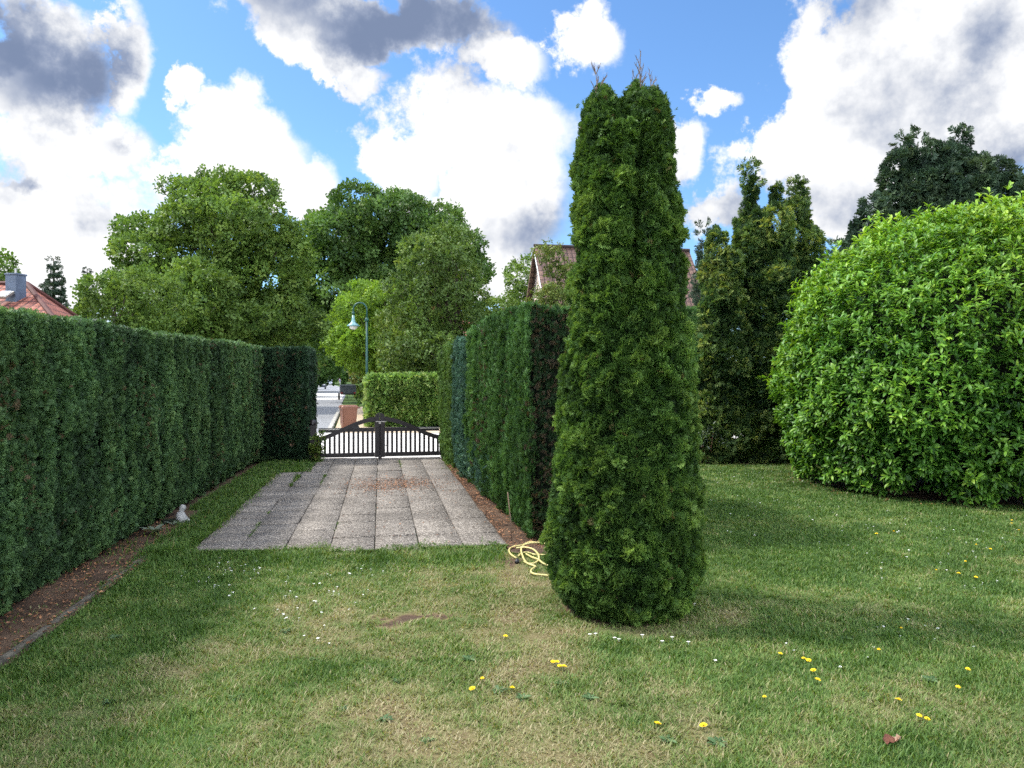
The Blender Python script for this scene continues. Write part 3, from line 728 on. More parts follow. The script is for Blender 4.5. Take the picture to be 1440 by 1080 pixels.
hedge('clipped_hedge', (-.66, 12.05), (-1.03, 13.75), (-1, -.2), 1.2, 2.34, 2.28, M['hedge_b'], 'blue green clipped conifer in the row right of the gate', dens=1400, size=.10, seed=17, amp=.07, ends=(False, False), base_in=.1)
hedge('clipped_hedge', (-1.06, 13.8), (-1.50, 15.9), (-1, -.2), 1.2, 2.28, 2.24, M['hedge_y'], 'yellow green clipped conifer hedge at the right end of the gate', dens=1400, size=.09, seed=19, amp=.05, ends=(False, True), base_in=.06)
# blue-green skirt growing out of the foot of the hedge
bl = []
for k in range(16):
    y = 9.7 + 3.4 * k / 16; bl.append((float(hr(y)) + .12, y, .25 + .5 * random.random() * (1 - k / 30), .22, .28, .34))
conifer('low_conifer', 'low blue green conifer spilling from the foot of the right hedge onto the litter', 'shrub', (float(hr(11.4)) + .2, 11.4), bl, M['hedge_b'], 420, .10, r0=.04, trunk_z=.7, relief=.06, rsc=5)

# ================================================================== CONIFER COLUMN
def column():
    root = empty('conifer_column', (CYP[0], CYP[1], 0), 0, 'tall narrow green conifer column with bare twigs on top, standing on the lawn', 'conifer')
    zs = np.array([0, .1, .3, .8, 1.3, 1.8, 2.3, 2.8, 3.2, 3.5, 3.7, 3.84])
    lp = np.array([800, 782, 768, 768, 784, 790, 799, 805, 811, 815, 822, 838]); rp = np.array([962, 975, 987, 985, 978, 972, 962, 955, 945, 942, 936, 922])
    s = 5.55 / F
    cxs = ((lp + rp) / 2 - CX) * s - CYP[0]; rs = (rp - lp) / 2 * s - .05
    n = 105000; z = rng.uniform(.0, 3.50, n); th = rng.uniform(0, 2 * math.pi, n)
    ok = (np.cos(th + math.pi / 2) > -.55) | (rng.random(n) < .3); z = z[ok]; th = th[ok]; n = len(z)
    cx = np.interp(z, zs, cxs); r = np.interp(z, zs, rs)
    sq_ = 1 - .10 * np.clip((z - 3.1) / .4, 0, 1) ** 2; lob = 1 + .035 * np.cos(3 * th + 1.2) + .05 * np.clip((z - 2) / 1.5, 0, 1) * np.cos(2 * th)
    dx = np.cos(th); dy = np.sin(th)
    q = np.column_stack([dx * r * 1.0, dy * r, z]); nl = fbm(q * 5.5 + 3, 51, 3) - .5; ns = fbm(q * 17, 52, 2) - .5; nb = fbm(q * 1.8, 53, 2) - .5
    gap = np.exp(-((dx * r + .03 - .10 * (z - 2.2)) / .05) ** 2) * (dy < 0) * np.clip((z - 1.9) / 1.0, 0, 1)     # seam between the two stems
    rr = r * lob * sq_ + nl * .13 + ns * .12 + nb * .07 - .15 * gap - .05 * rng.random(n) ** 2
    pos = np.column_stack([cx + dx * rr, dy * rr, z])
    nr = np.column_stack([dx, dy, np.zeros(n)])
    # rounded tops of the two stems
    for (px, py, rad) in ((846, 182, .125), (893, 180, .115), (918, 188, .105)):
        c = P(px, py, 5.55) - np.array([CYP[0], CYP[1], 0]); m = 2200; v = nz(rng.normal(size=(m, 3))); v[:, 2] = np.abs(v[:, 2]) - .3
        e = c + v * np.array([rad, rad * 1.6, .33]) * (1 + rng.normal(0, .10, m))[:, None]
        pos = np.concatenate([pos, e]); nr = np.concatenate([nr, nz(v)]); nl = np.concatenate([nl, rng.normal(0, .06, m)]); ns = np.concatenate([ns, rng.normal(0, .06, m)])
        m = 260; hz = rng.random(m) ** 1.3; e = c + np.column_stack([rng.normal(0, .055, m) * (1.2 - hz), rng.normal(0, .07, m) * (1.2 - hz), .13 + .17 * hz]); vv = nz(np.column_stack([rng.normal(0, .25, m), rng.normal(0, .25, m), np.ones(m)]))
        pos = np.concatenate([pos, e]); nr = np.concatenate([nr, vv]); nl = np.concatenate([nl, rng.normal(0, .08, m)]); ns = np.concatenate([ns, rng.normal(0, .08, m)])
    n = len(pos)
    d = nr * .8 + np.array([0, 0, .6]) + rng.normal(0, .45, pos.shape)
    Rm = frames(d, nr + rng.normal(0, .5, pos.shape), rng.uniform(-1.3, 1.3, n))
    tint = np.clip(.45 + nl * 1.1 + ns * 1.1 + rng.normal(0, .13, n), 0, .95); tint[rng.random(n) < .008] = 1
    link('crown', scatter(SPR, pos, Rm, rng.uniform(.032, .072, n), tint), M['cyp'], root)
    bm = bmesh.new(); prof = [(max(.02, float(np.interp(z, zs, rs)) - .16), z) for z in (0.06, .3, .8, 1.3, 1.8, 2.3, 2.8, 3.2, 3.4, 3.45)]
    lathe(bm, prof, 14, (0, 0, 0))
    for v in bm.verts: v.co.x += float(np.interp(v.co.z, zs, cxs))
    bm_obj('branches', bm, M['core'], root)
    bm = bmesh.new()
    for k in range(5):
        a = k * 1.3; tube(bm, [(.12 * math.cos(a), .12 * math.sin(a), -.02), (.15 * math.cos(a), .15 * math.sin(a), 1.2), (.1 * math.cos(a), .1 * math.sin(a), 3.2)], [.05, .04, .015], 7)
    bm_obj('trunk', bm, M['bark'], root, True)
    bm = bmesh.new()
    def twig(b, d, L, r, lv):
        e = b + d * L; m = b + d * L * .5 + Vector((random.uniform(-.1, .1), 0, .02)) * L
        tube(bm, [b, m, e], [r, r * .75, r * .35], 4)
        if lv:
            for k in range(5 if lv == 2 else 3):
                t = random.uniform(.25, .95); dd = (d + Vector((random.uniform(-.75, .75), random.uniform(-.6, .6), random.uniform(-.1, .4)))).normalized()
                twig(b.lerp(e, t), dd, L * random.uniform(.3, .5), r * .6, lv - 1)
    for (px, py, L) in ((834, 152, .22), (842, 148, .16), (856, 148, .13), (893, 142, .22), (899, 138, .24), (918, 148, .22), (925, 155, .20), (886, 150, .14), (850, 145, .12), (860, 152, .11), (903, 142, .16)):
        b = Vector(P(px, py, 5.55) - np.array([CYP[0], CYP[1], 0])); b.y += random.uniform(-.1, .1)
        twig(b, Vector((random.uniform(-.15, .15), random.uniform(-.1, .1), 1)).normalized(), L, .0065, 2)
    bm_obj('twigs', bm, M['twig'], root)
column()

# ================================================================== LAUREL
def laurel():
    root = empty('laurel_bush', (LAURC[0], LAURC[1], 0), 0, 'huge rounded bright green laurel bush at the right edge of the lawn', 'bush')
    C0 = np.array([LAURC[0], LAURC[1], 1.35])
    n = 27000; v = nz(rng.normal(size=(n, 3)))
    v = v[(v[:, 2] > -.50)]
    rad = np.where(v[:, 2:3] > 0, np.array([[2.70, 2.70, 2.93]]), np.array([[2.70, 2.70, 2.4]])); rad = rad.copy()
    rad[:, 0] *= np.where(v[:, 0] > 0, 1.25, 1.0)
    sup = (np.abs(v) ** 2.3).sum(1) ** (-1 / 2.3)
    p = C0 + v * sup[:, None] * rad; nr = nz(v / rad)
    ok = keep_facing(p, nr, .25) & (p[:, 2] > .06); p = p[ok]; nr = nr[ok]
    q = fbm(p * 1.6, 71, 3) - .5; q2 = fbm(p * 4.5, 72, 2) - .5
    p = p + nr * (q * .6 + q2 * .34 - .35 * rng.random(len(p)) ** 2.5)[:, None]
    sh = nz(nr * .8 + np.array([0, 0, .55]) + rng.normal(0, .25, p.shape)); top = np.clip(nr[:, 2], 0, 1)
    # some upright young shoots on the crown
    off = np.where(rng.random(len(p)) < .10 * np.clip(nr[:, 2] + .5, 0, 1), rng.uniform(.06, .20, len(p)), 0); p = p + sh * off[:, None]
    P2 = []; D2 = []; N2 = []; S2 = []; T2 = []
    for k in range(7):
        m = len(p); a = rng.uniform(0, 2 * math.pi, m)
        x = nz(np.cross(sh, np.array([[.3, .1, 1.0]]) + rng.normal(0, .1, (m, 3)))); y = np.cross(sh, x)
        rd = x * np.cos(a)[:, None] + y * np.sin(a)[:, None]
        op = rng.uniform(.5, 1.25, m)[:, None]
        d = nz(sh * (1.15 - op * .55) + rd * op + np.array([0, 0, -.12]) * (1 - top)[:, None])
        P2.append(p + sh * rng.uniform(-.06, .06, m)[:, None]); D2.append(d)
        hint = nz(sh * 1.0 + np.array([0, 0, .9]) + rng.normal(0, .2, (m, 3))); N2.append(hint)
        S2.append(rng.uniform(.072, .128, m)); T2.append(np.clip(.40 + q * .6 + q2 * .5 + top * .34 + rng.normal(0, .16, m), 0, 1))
    pos = np.concatenate(P2); d = np.concatenate(D2); hint = np.concatenate(N2); S = np.concatenate(S2); t = np.concatenate(T2)
    Rm = frames(d, hint, rng.normal(0, .25, len(d)))
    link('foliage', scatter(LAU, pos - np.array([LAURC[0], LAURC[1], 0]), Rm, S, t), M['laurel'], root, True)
    bm = bmesh.new()
    bmesh.ops.create_icosphere(bm, subdivisions=3, radius=1.0)
    for w in bm.verts:
        s = 2.3 * (1.22 if w.co.x > 0 else 1); w.co = Vector((w.co.x * s, w.co.y * 2.25, 1.35 + w.co.z * (2.4 if w.co.z > 0 else 1.36)))
        if w.co.z < .7: f = .82 + .18 * w.co.z / .7; w.co.x *= f; w.co.y *= f
    bm_obj('branches', bm, M['core'], root)
laurel()

# ================================================================== RIGHT BACKGROUND CONIFERS
b = []
gb = P(1062, 640, 15.8)
def pt(px, py, d): return P(px, py, d)
def sp(px, top, base_y, rpx, d, k=10, sq=.55):
    c = P(px, top, d); z0 = P(px, base_y, d)[2]; return spire((c[0], c[1]), rpx / F * d, z0, c[2], k, sq)
b = sp(1055, 236, 660, 66, 15.8, 20, .72) + sp(1015, 330, 660, 42, 15.4, 9, .4) + sp(1090, 270, 660, 52, 15.6, 13, .58) + sp(1122, 256, 650, 46, 16.0, 13, .52) + sp(1142, 330, 650, 30, 15.8, 8, .4) + sp(1000, 420, 660, 30, 15.2, 6, .35)
conifer('golden_conifer', 'broad olive gold conifer with ragged spires behind the back of the lawn', 'conifer', (P(1062, 640, 15.8)[0], 15.8), b, M['gold'], 560, .14, r0=.16, trunk_z=5.5, relief=.28, rsc=2.6, depth=.3, up=.15, tspread=.2)
b = sp(1268, 200, 420, 50, 27, 9, .6) + sp(1293, 194, 420, 50, 27, 9, .6) + sp(1352, 188, 420, 70, 27.5, 9, .6) + sp(1322, 215, 420, 60, 27, 8, .5) + sp(1400, 235, 420, 70, 28, 8, .5) + sp(1235, 290, 420, 60, 26.5, 6, .5) + sp(1205, 350, 430, 40, 26, 4, .5) + sp(1460, 250, 420, 60, 28, 6, .5)
conifer('dark_conifer', 'dark blue green conifer group rising behind the laurel bush', 'conifer', (P(1320, 640, 27)[0], 27), b, M['dkcon'], 75, .34, r0=.3, trunk_z=8, relief=.35, rsc=1.2, depth=.4, up=.2)
b = sp(988, 312, 560, 13, 24, 16, .75)
conifer('spruce_tree', 'slim dark spruce tip peeking left of the olive gold conifer', 'conifer', (P(987, 640, 24)[0], 24), b, M['spruce'], 90, .25, r0=.1, trunk_z=6.2)
b = sp(1172, 345, 560, 30, 22, 6, .5) + sp(1150, 385, 560, 34, 22, 5, .5) + sp(1195, 380, 560, 40, 22, 5, .5)
conifer('dark_conifer', 'low dark conifer in the gap between olive gold conifer and laurel', 'conifer', (P(1172, 640, 22)[0], 22), b, M['dkcon'], 80, .25, r0=.12, trunk_z=4.5)

# ================================================================== BROADLEAF TREES
def ell(px, py, d, rx, ry, rdepth=None):
    c = P(px, py, d); k = d / F; return (c[0], c[1], c[2], rx * k, (rdepth or rx) * k, ry * k)
tree('broadleaf_tree', 'biggest round green tree, left of the street behind the long hedge', 'tree', (P(310, 600, 42)[0], 42),
     [ell(318, 338, 42, 96, 88), ell(215, 360, 41, 40, 62), ell(240, 400, 40, 60, 55), ell(375, 355, 42, 44, 64), ell(300, 440, 41, 120, 60)], M['linden'], spacing=1.5, rad=1.05, dens=13, leaf=.36, r0=.4, limbs=46, gap=.3, flat=.55, tspread=.17)
tree('broadleaf_tree', 'dark leafed round tree right of the street, behind the street lamp', 'tree', (P(560, 600, 56)[0], 56),
     [ell(528, 360, 56, 92, 82), ell(478, 385, 56, 50, 66), ell(588, 366, 57, 66, 76), ell(632, 405, 57, 34, 68), ell(468, 420, 55, 50, 70), ell(540, 455, 54, 90, 60)], M['maple'], spacing=1.8, rad=1.35, dens=9.5, leaf=.46, r0=.5, limbs=50, gap=.25, flat=.6, tspread=.17)
tree('broadleaf_tree', 'loose branched fruit tree with reddish specks behind the beech hedge', 'tree', (P(640, 590, 30)[0], 30),
     [ell(622, 390, 30, 48, 72), ell(600, 440, 30, 50, 60), ell(632, 440, 30, 32, 62), ell(600, 500, 29, 55, 40)], M['plum'], spacing=.75, rad=.5, dens=26, leaf=.21, r0=.14, limbs=40, gap=.3, fill=.3, flat=.7)
tree('broadleaf_tree', 'bright yellow green small tree directly behind the street lamp pole', 'tree', (P(540, 590, 34)[0], 34),
     [ell(535, 470, 34, 62, 55), ell(502, 482, 34, 32, 40), ell(570, 490, 34, 40, 50), ell(525, 420, 34, 30, 22)], M['lime'], spacing=.8, rad=.55, dens=24, leaf=.24, r0=.12, limbs=20, gap=.18, flat=.55)
tree('broadleaf_tree', 'lower leafy tree between the spruces and the biggest round tree', 'tree', (P(160, 600, 33)[0], 33),
     [ell(168, 430, 33, 36, 44), ell(128, 462, 33, 26, 22), ell(205, 430, 33, 36, 50)], M['linden'], spacing=.95, rad=.65, dens=18, leaf=.26, r0=.18, limbs=20)
tree('broadleaf_tree', 'green treetop behind the red roof at the far left edge', 'tree', (P(0, 600, 36)[0], 36),
     [ell(-12, 395, 36, 34, 36), ell(-40, 420, 36, 40, 45)], M['linden'], spacing=1.0, rad=.65, dens=16, leaf=.28, r0=.18, limbs=12)
tree('broadleaf_tree', 'small rounded tree beside the left gable edge of the brick house', 'tree', (P(738, 600, 46)[0], 46),
     [ell(740, 410, 46, 22, 34)], M['linden'], spacing=1.0, rad=.7, dens=14, leaf=.3, r0=.15, limbs=12)
tree('broadleaf_tree', 'pale low treetops far off above the middle of the right hedge', 'tree', (P(705, 600, 62)[0], 62),
     [ell(705, 455, 62, 34, 28), ell(680, 470, 62, 34, 28), ell(745, 460, 62, 30, 26)], M['linden'], spacing=1.5, rad=1.0, dens=8, leaf=.42, r0=.2, limbs=10)
tree('broadleaf_tree', 'yellowing leafy branches in front of the brick gable', 'tree', (P(792, 600, 27)[0], 27),
     [ell(772, 360, 27, 15, 14), ell(788, 380, 27, 22, 10), ell(788, 412, 27, 30, 16), ell(778, 440, 27, 40, 16)], M['vine'], spacing=.55, rad=.26, dens=40, leaf=.17, r0=.1, limbs=26, gap=.3, flat=.7)
for (px, top, d, w, lab) in ((76, 358, 62, 25, 'taller of two distant spruces at the left, beside the red roof'), (123, 372, 78, 15, 'smaller of two distant spruces at the left, right of the taller one')):
    bl = []; z1 = P(px, top, d)[2]; c = P(px, top, d); L = 15
    for i in range(L):
        t = i / L; r = w / F * d * (1 - t) * 1.15 + .12; z = 1.5 + (z1 - 1.5) * t
        for j in range(5 if t < .75 else 3):
            a = j * 1.26 + i; bl.append((c[0] + r * .55 * math.cos(a), d + r * .55 * math.sin(a), z, r * .5 + .1, r * .5 + .1, (z1 - 1.5) / L * .38))
        bl.append((c[0], d, z, r * .3 + .08, r * .3 + .08, (z1 - 1.5) / L * .8))
    conifer('spruce_tree', lab, 'conifer', (c[0], d), bl, M['spruce'], 34, .42, r0=.25, trunk_z=z1 * .97, droop=.5, group=None)
# trees closing the far end of the street
for (px, py, d, rx, ry, mt, lab) in (
        (425, 480, 95, 45, 60, 'maple', 'dark tree at the far left side of the street behind the parked car'),
        (485, 488, 215, 44, 40, 'maple', 'dark tree closing the far end of the street above the walker'),
        (452, 503, 235, 30, 28, 'maple', 'most distant tree at the end of the street above the silver car'),
        (380, 500, 70, 55, 50, 'maple', 'shaded tree under the biggest round tree, left of the street'),
        (250, 490, 60, 60, 40, 'linden', 'low green tree under the biggest round tree, near the left hedge top')):
    tree('broadleaf_tree', lab, 'tree', (P(px, 600, d)[0], d), [ell(px, py, d, rx, ry)], M[mt], spacing=.030 * d, rad=.022 * d, dens=1300 / d ** 1.4 * .9, leaf=.008 * d, r0=.2, limbs=10, tm=CLUF, gap=.05)

# street shrubs and the clipped beech hedge
hedge('beech_hedge', (-5.02, 26.3), (-1.6, 26.9), (0, -1), 1.3, 1.70, 1.70, M['beech'], 'bright clipped beech hedge across the street beyond the gate', dens=380, size=.20, seed=23, amp=.13, streak=.1, tm=CLUF, topwave=.015, base_in=.05, upw=.5, tshift=.05)
def bush(name, label, px, py, d, rx, ry, mat, dens, leaf, n=7):
    bl = []
    for k in range(n):
        e = ell(px + random.uniform(-.5, .5) * rx, py + random.uniform(-.5, .5) * ry, d, rx * .6, ry * .62); bl.append(e)
    root = empty(name, (P(px, 600, d)[0], d, 0), 0, label, 'bush')
    p, nr, bi = blob_points(bl, dens, .3, 0, .3); p = p - np.array([P(px, 600, d)[0], d, 0])
    Rm = frames(nr + np.array([0, 0, .3]) + rng.normal(0, .4, p.shape), nr + np.array([0, 0, .8]), rng.uniform(-1, 1, len(p)))
    link('foliage', scatter(CLUF, p, Rm, leaf * rng.uniform(.7, 1.3, len(p)), np.clip(rng.normal(.5, .2, len(p)), 0, 1)), mat, root)
    bm = bmesh.new(); zt = max(e[2] for e in bl)
    for k in range(5): w_ = rx / F * d * .35 * (k - 2) / 2; tube(bm, [(w_ * .15, 0, -.05), (w_ * .5, .02, zt * .5), (w_, .02, zt * .8)], [.03 * min(1, zt), .02 * min(1, zt), .006], 5)
    bm_obj('branches', bm, M['bark'], root)
    return root
bush('olive_bush', 'yellowish bush at the kerb behind the trailer', 503, 538, 66, 13, 20, M['olive'], 8, .5)
bush('dark_bush', 'dark shaded bush between trailer and street lamp', 512, 552, 46, 8, 24, M['maple'], 12, .34)
bush('olive_bush', 'pale green bush on the left kerb near the dark car', 445, 524, 142, 8, 12, M['olive'], 3, .9)
bush('green_bush', 'low green bush under the yellow green tree, above the beech hedge', 575, 520, 31, 40, 22, M['beech'], 22, .22)
bush('green_bush', 'dark green undergrowth behind the street lamp', 548, 528, 36, 34, 22, M['maple'], 16, .28)

bush('green_bush', 'small leafy sucker growing in front of the left gate post', 446, 625, 15.0, 9, 22, M['plum'], 330, .07, 5)
# shrub and low plants at the back of the lawn
def small_shrub():
    c = G(997, 648); root = empty('young_shrub', (c[0], 14.9, 0), 0, 'young shrub with bare reddish forked stems at the back of the lawn', 'shrub')
    x0 = 3.93; root.location = (x0, 14.85, 0)
    bm = bmesh.new(); tips = []
    for k in range(7):
        a = k * .95; e = Vector((.34 * math.cos(a), .2 * math.sin(a), .55 + .1 * math.sin(k * 3))); tube(bm, [(0, 0, -.02), (e.x * .35, e.y * .35, .25), e], [.018, .014, .006], 5); tips.append(e)
    bm_obj('stems', bm, plain('reddish_stem', (.25, .12, .08), .8, .2), root, True)
    n = 420; i = rng.integers(0, len(tips), n); p = np.array([list(tips[j]) for j in i]) + rng.normal(0, .09, (n, 3)); d = rng.normal(0, .6, (n, 3)) + np.array([0, 0, .5])
    link('foliage', scatter(LAU, p, frames(d, np.tile([0, 0, 1.0], (n, 1)) + rng.normal(0, .3, (n, 3))), rng.uniform(.06, .11, n), rng.random(n)), M['greygreen'], root)
small_shrub()
for (px, py, w, lab) in ((1022, 652, .32, 'grey green leafy plant next to the young shrub'), (1040, 652, .22, 'pale grey plant between the young shrub and the dark conifer foot')):
    c = G(px, py); root = empty('bedding_plant', (c[0], c[1] + .2, 0), 0, lab, 'plant')
    n = 420; v = nz(rng.normal(size=(n, 3))); v[:, 2] = np.abs(v[:, 2]); p = v * np.array([w, w * .7, w * .9]); d = v + rng.normal(0, .4, (n, 3))
    link('foliage', scatter(LAU, p, frames(d, np.tile([0, 0, 1.0], (n, 1)) + rng.normal(0, .3, (n, 3))), rng.uniform(.05, .09, n), rng.random(n)), M['greygreen'], root)

# ================================================================== GATE
def gate():
    Lp = Vector((-4.00, 15.27, 0)); Rp = Vector((-1.50, 15.81, 0)); mid = (Lp + Rp) / 2; ang = math.atan2(Rp.y - Lp.y, Rp.x - Lp.x); half = (Rp - Lp).length / 2
    root = empty('driveway_gate', mid, ang, 'closed black double leaf gate with arched top rail at the end of the drive', 'gate')
    def s_(t): return math.sin(math.pi / 2 * max(0, min(1, t))) ** 1.45
    def zc(x): return .46 + .40 * s_(1 - abs(x) / (half - .05))
    for sg in (-1, 1):
        bm = bmesh.new(); sway = .0
        x0, x1 = .004, half - .04
        bx(bm, (sg * (x0 + .05), 0, .475), (.10, .05, .83), 0, .006)                    # meeting stile
        # rounded head of the stile
        pl = [(sg * x0, .885)] + [(sg * (x0 + .1 * math.sin(a)), .885 + .1 * math.cos(a)) for a in np.linspace(0, math.pi / 2, 8)]
        prism(bm, pl if sg > 0 else pl[::-1], -.024, .024)
        bx(bm, (sg * (x0 + .1 + x1) / 2, 0, .115), (x1 - x0 - .104, .042, .085), 0, .005)          # bottom rail
        bx(bm, (sg * (x0 + .1 + x1) / 2, .004, .635), (x1 - x0 - .104, .036, .085), 0, .005)        # middle rail
        bx(bm, (sg * (x1 + .022), 0, .30), (.04, .05, .46), 0, .005)                    # hinge stile
        k = x0 + .1 + .052
        while k < x1 - .03:
            zt = min(zc(k) - .03, .60); bx(bm, (sg * k, .003, (.155 + zt) / 2), (.046, .024, zt - .155), 0, .003); k += .0955
        leaf = bm_obj('gate_leaf', bm, M['gate'], root)
        bm = bmesh.new(); N = 26; xs = np.linspace(x0 + .1, x1 + .04, N)
        top = [(sg * x, zc(x) + .045) for x in xs]; bot = [(sg * x, zc(x) - .045) for x in xs[::-1]]
        for i in range(N - 1):
            a = [(sg * xs[i], zc(xs[i]) - .045), (sg * xs[i + 1], zc(xs[i + 1]) - .045), (sg * xs[i + 1], zc(xs[i + 1]) + .045), (sg * xs[i], zc(xs[i]) + .045)]
            prism(bm, a, -.028, -.0215 + .012)
        bmesh.ops.remove_doubles(bm, verts=bm.verts[:], dist=.0005)
        bm_obj('arched_rail', bm, M['gate'], leaf)
        bm = bmesh.new(); bx(bm, (sg * (half - .28), -.022, .652), (.46, .008, .026), 0, .002); bm_obj('hinge_strap', bm, M['steel'], leaf)
    bm = bmesh.new(); bx(bm, (.02, -.034, .80), (.22, .014, .022), 0, .004); bx(bm, (.0, -.032, .78), (.05, .02, .06), 0, .004); bm_obj('latch', bm, M['steel'], root)
    bm = bmesh.new(); tube(bm, [(0, -.034, .75), (0, -.034, -.02)], .007, 8); bx(bm, (0, -.03, .06), (.07, .03, .09), 0, .01); bm_obj('drop_bolt', bm, M['gate'], root)
    bm = bmesh.new(); tube(bm, [(.08, -.03, .31), (.08, -.06, .31), (.135, -.06, .31)], .008, 8); bx(bm, (.075, -.028, .31), (.025, .006, .10)); bm_obj('handle', bm, M['black'], root)
    for sg in (-1, 1):
        bm = bmesh.new(); x = sg * (half + .07); bx(bm, (x, .02, .36), (.13, .13, .76), 0, .01)
        lathe(bm, [(.075, .742), (.085, .76), (.08, .80), (.055, .84), (.02, .855)], 14, (x, .02, 0)); bm_obj('gate_post', bm, M['gate'], root)
gate()

# ================================================================== STREET LAMP, BIN, TRAILER, CARS, WALKER
def street_lamp():
    d = 27.5; b = P(516, 600, d); root = empty('street_lamp', (b[0], d, -.02), 0, 'dark green street lamp with swan neck and bell shade beyond the gate', 'street lamp')
    zt = P(516, 448, d)[2]; zr = P(505, 425, d)[2]; r = (516 - 497) / 2 / F * d
    bm = bmesh.new(); tube(bm, [(0, 0, 0), (0, 0, zt + .05)], [.055, .04], 12); lathe(bm, [(.11, 0), (.11, .9), (.08, .98), (.06, 1.0)], 12); lathe(bm, [(.045, zt - .1), (.075, zt - .06), (.075, zt), (.045, zt + .04)], 12)
    bm_obj('pole', bm, M['lampgreen'], root, True)
    bm = bmesh.new(); pts = [(0, 0, zt)]
    for a in np.linspace(0, math.pi, 12): pts.append((-r + r * math.cos(a), 0, zr - r + r * math.sin(a)))
    zs = P(497, 442, d)[2]; pts.append((-2 * r, 0, zs)); tube(bm, pts, .03, 10); lathe(bm, [(.03, zs + .12), (.055, zs + .1), (.055, zs + .02), (.03, zs)], 12, (-2 * r, 0, 0))
    bm_obj('swan_neck', bm, M['lampgreen'], root, True)
    z = P(497, 458, d)[2]
    bm = bmesh.new(); lathe(bm, [(.235, z), (.24, z + .02), (.17, z + .07), (.09, z + .14), (.06, z + .24), (.04, z + .40)], 20, (-2 * r, 0, 0)); sh = bm_obj('lamp_shade', bm, M['lampshade'], root, True)
    bm = bmesh.new(); lathe(bm, [(.04, z - .13), (.11, z - .10), (.15, z - .04), (.16, z - .003)], 16, (-2 * r, 0, 0)); bm_obj('lamp_glass', bm, M['lampglass'], root, True)
street_lamp()
def wheelie_bin():
    d = 24.6; c = P(490, 603, d); root = empty('wheelie_bin', (c[0], d, -.018), R_(-66), 'brown wheelie bin standing on the pavement beyond the gate', 'wheelie bin')
    h = .84; root.scale = (1, 1, 1)
    def frus(bm, a, b, z0, z1, bev=0):
        vs = [bm.verts.new(p) for p in ((-a[0], -a[1], z0), (a[0], -a[1], z0), (a[0], a[1], z0), (-a[0], a[1], z0), (-b[0], -b[1], z1), (b[0], -b[1], z1), (b[0], b[1], z1), (-b[0], b[1], z1))]
        for f in ((0, 1, 2, 3), (7, 6, 5, 4), (0, 4, 5, 1), (1, 5, 6, 2), (2, 6, 7, 3), (3, 7, 4, 0)): bm.faces.new([vs[i] for i in f])
    bm = bmesh.new(); frus(bm, (.20, .20), (.26, .25), .05, h - .08); bmesh.ops.bevel(bm, geom=bm.edges[:], offset=.025, segments=2, affect='EDGES')
    frus(bm, (.275, .265), (.275, .265), h - .115, h - .07)
    bx(bm, (0, -.262, .45), (.02, .01, .5)); bm_obj('body', bm, M['bin'], root)
    bm = bmesh.new(); frus(bm, (.285, .275), (.25, .23), h - .068, h - .005); bx(bm, (0, -.29, h - .05), (.2, .04, .03)); bmesh.ops.bevel(bm, geom=bm.edges[:], offset=.01, segments=1, affect='EDGES'); bm_obj('lid', bm, M['bin'], root)
    bm = bmesh.new(); tube(bm, [(-.2, .26, h - .1), (-.2, .34, h - .08), (.2, .34, h - .08), (.2, .26, h - .1)], .018, 8); bm_obj('handle', bm, M['bindark'], root)
    for s in (-1, 1):
        bm = bmesh.new(); tube(bm, [(s * .21, .2, .10), (s * .265, .2, .10)], .10, 16); w = bm_obj('wheel', bm, M['rubber'], root)
wheelie_bin()
def trailer():
    d = 60.5; c = P(489, 561, d); root = empty('car_trailer', (c[0], d, -.02), R_(14), 'dark grey covered car trailer parked on the right side of the street', 'trailer')
    bm = bmesh.new(); bx(bm, (0, 0, .80), (1.25, 2.0, .62), 0, .03); bm_obj('box', bm, M['tarp'], root)
    bm = bmesh.new(); bx(bm, (0, 0, 1.15), (1.3, 2.06, .07), 0, .02); bm_obj('cover', bm, M['tarp'], root)
    bm = bmesh.new(); bx(bm, (0, 0, .45), (1.1, 1.9, .07)); tube(bm, [(0, 1, .45), (0, 2.0, .45)], .04, 6); bm_obj('chassis', bm, M['rubber'], root)
    for s in (-1, 1):
        bm = bmesh.new(); tube(bm, [(s * .62, 0, .28), (s * .76, 0, .28)], .28, 16); w = bm_obj('wheel', bm, M['rubber'], root)
        bm = bmesh.new(); tube(bm, [(s * .755, 0, .28), (s * .772, 0, .28)], .15, 12); bm_obj('rim', bm, M['steel'], w)
        bm = bmesh.new(); bx(bm, (s * .5, -1.02, .56), (.16, .03, .09)); bm_obj('tail_light', bm, M['lampred'], root)
    bm = bmesh.new(); tube(bm, [(0, 2.0, .45), (0, 2.0, .0)], .03, 6); bm_obj('stand', bm, M['rubber'], root)
trailer()
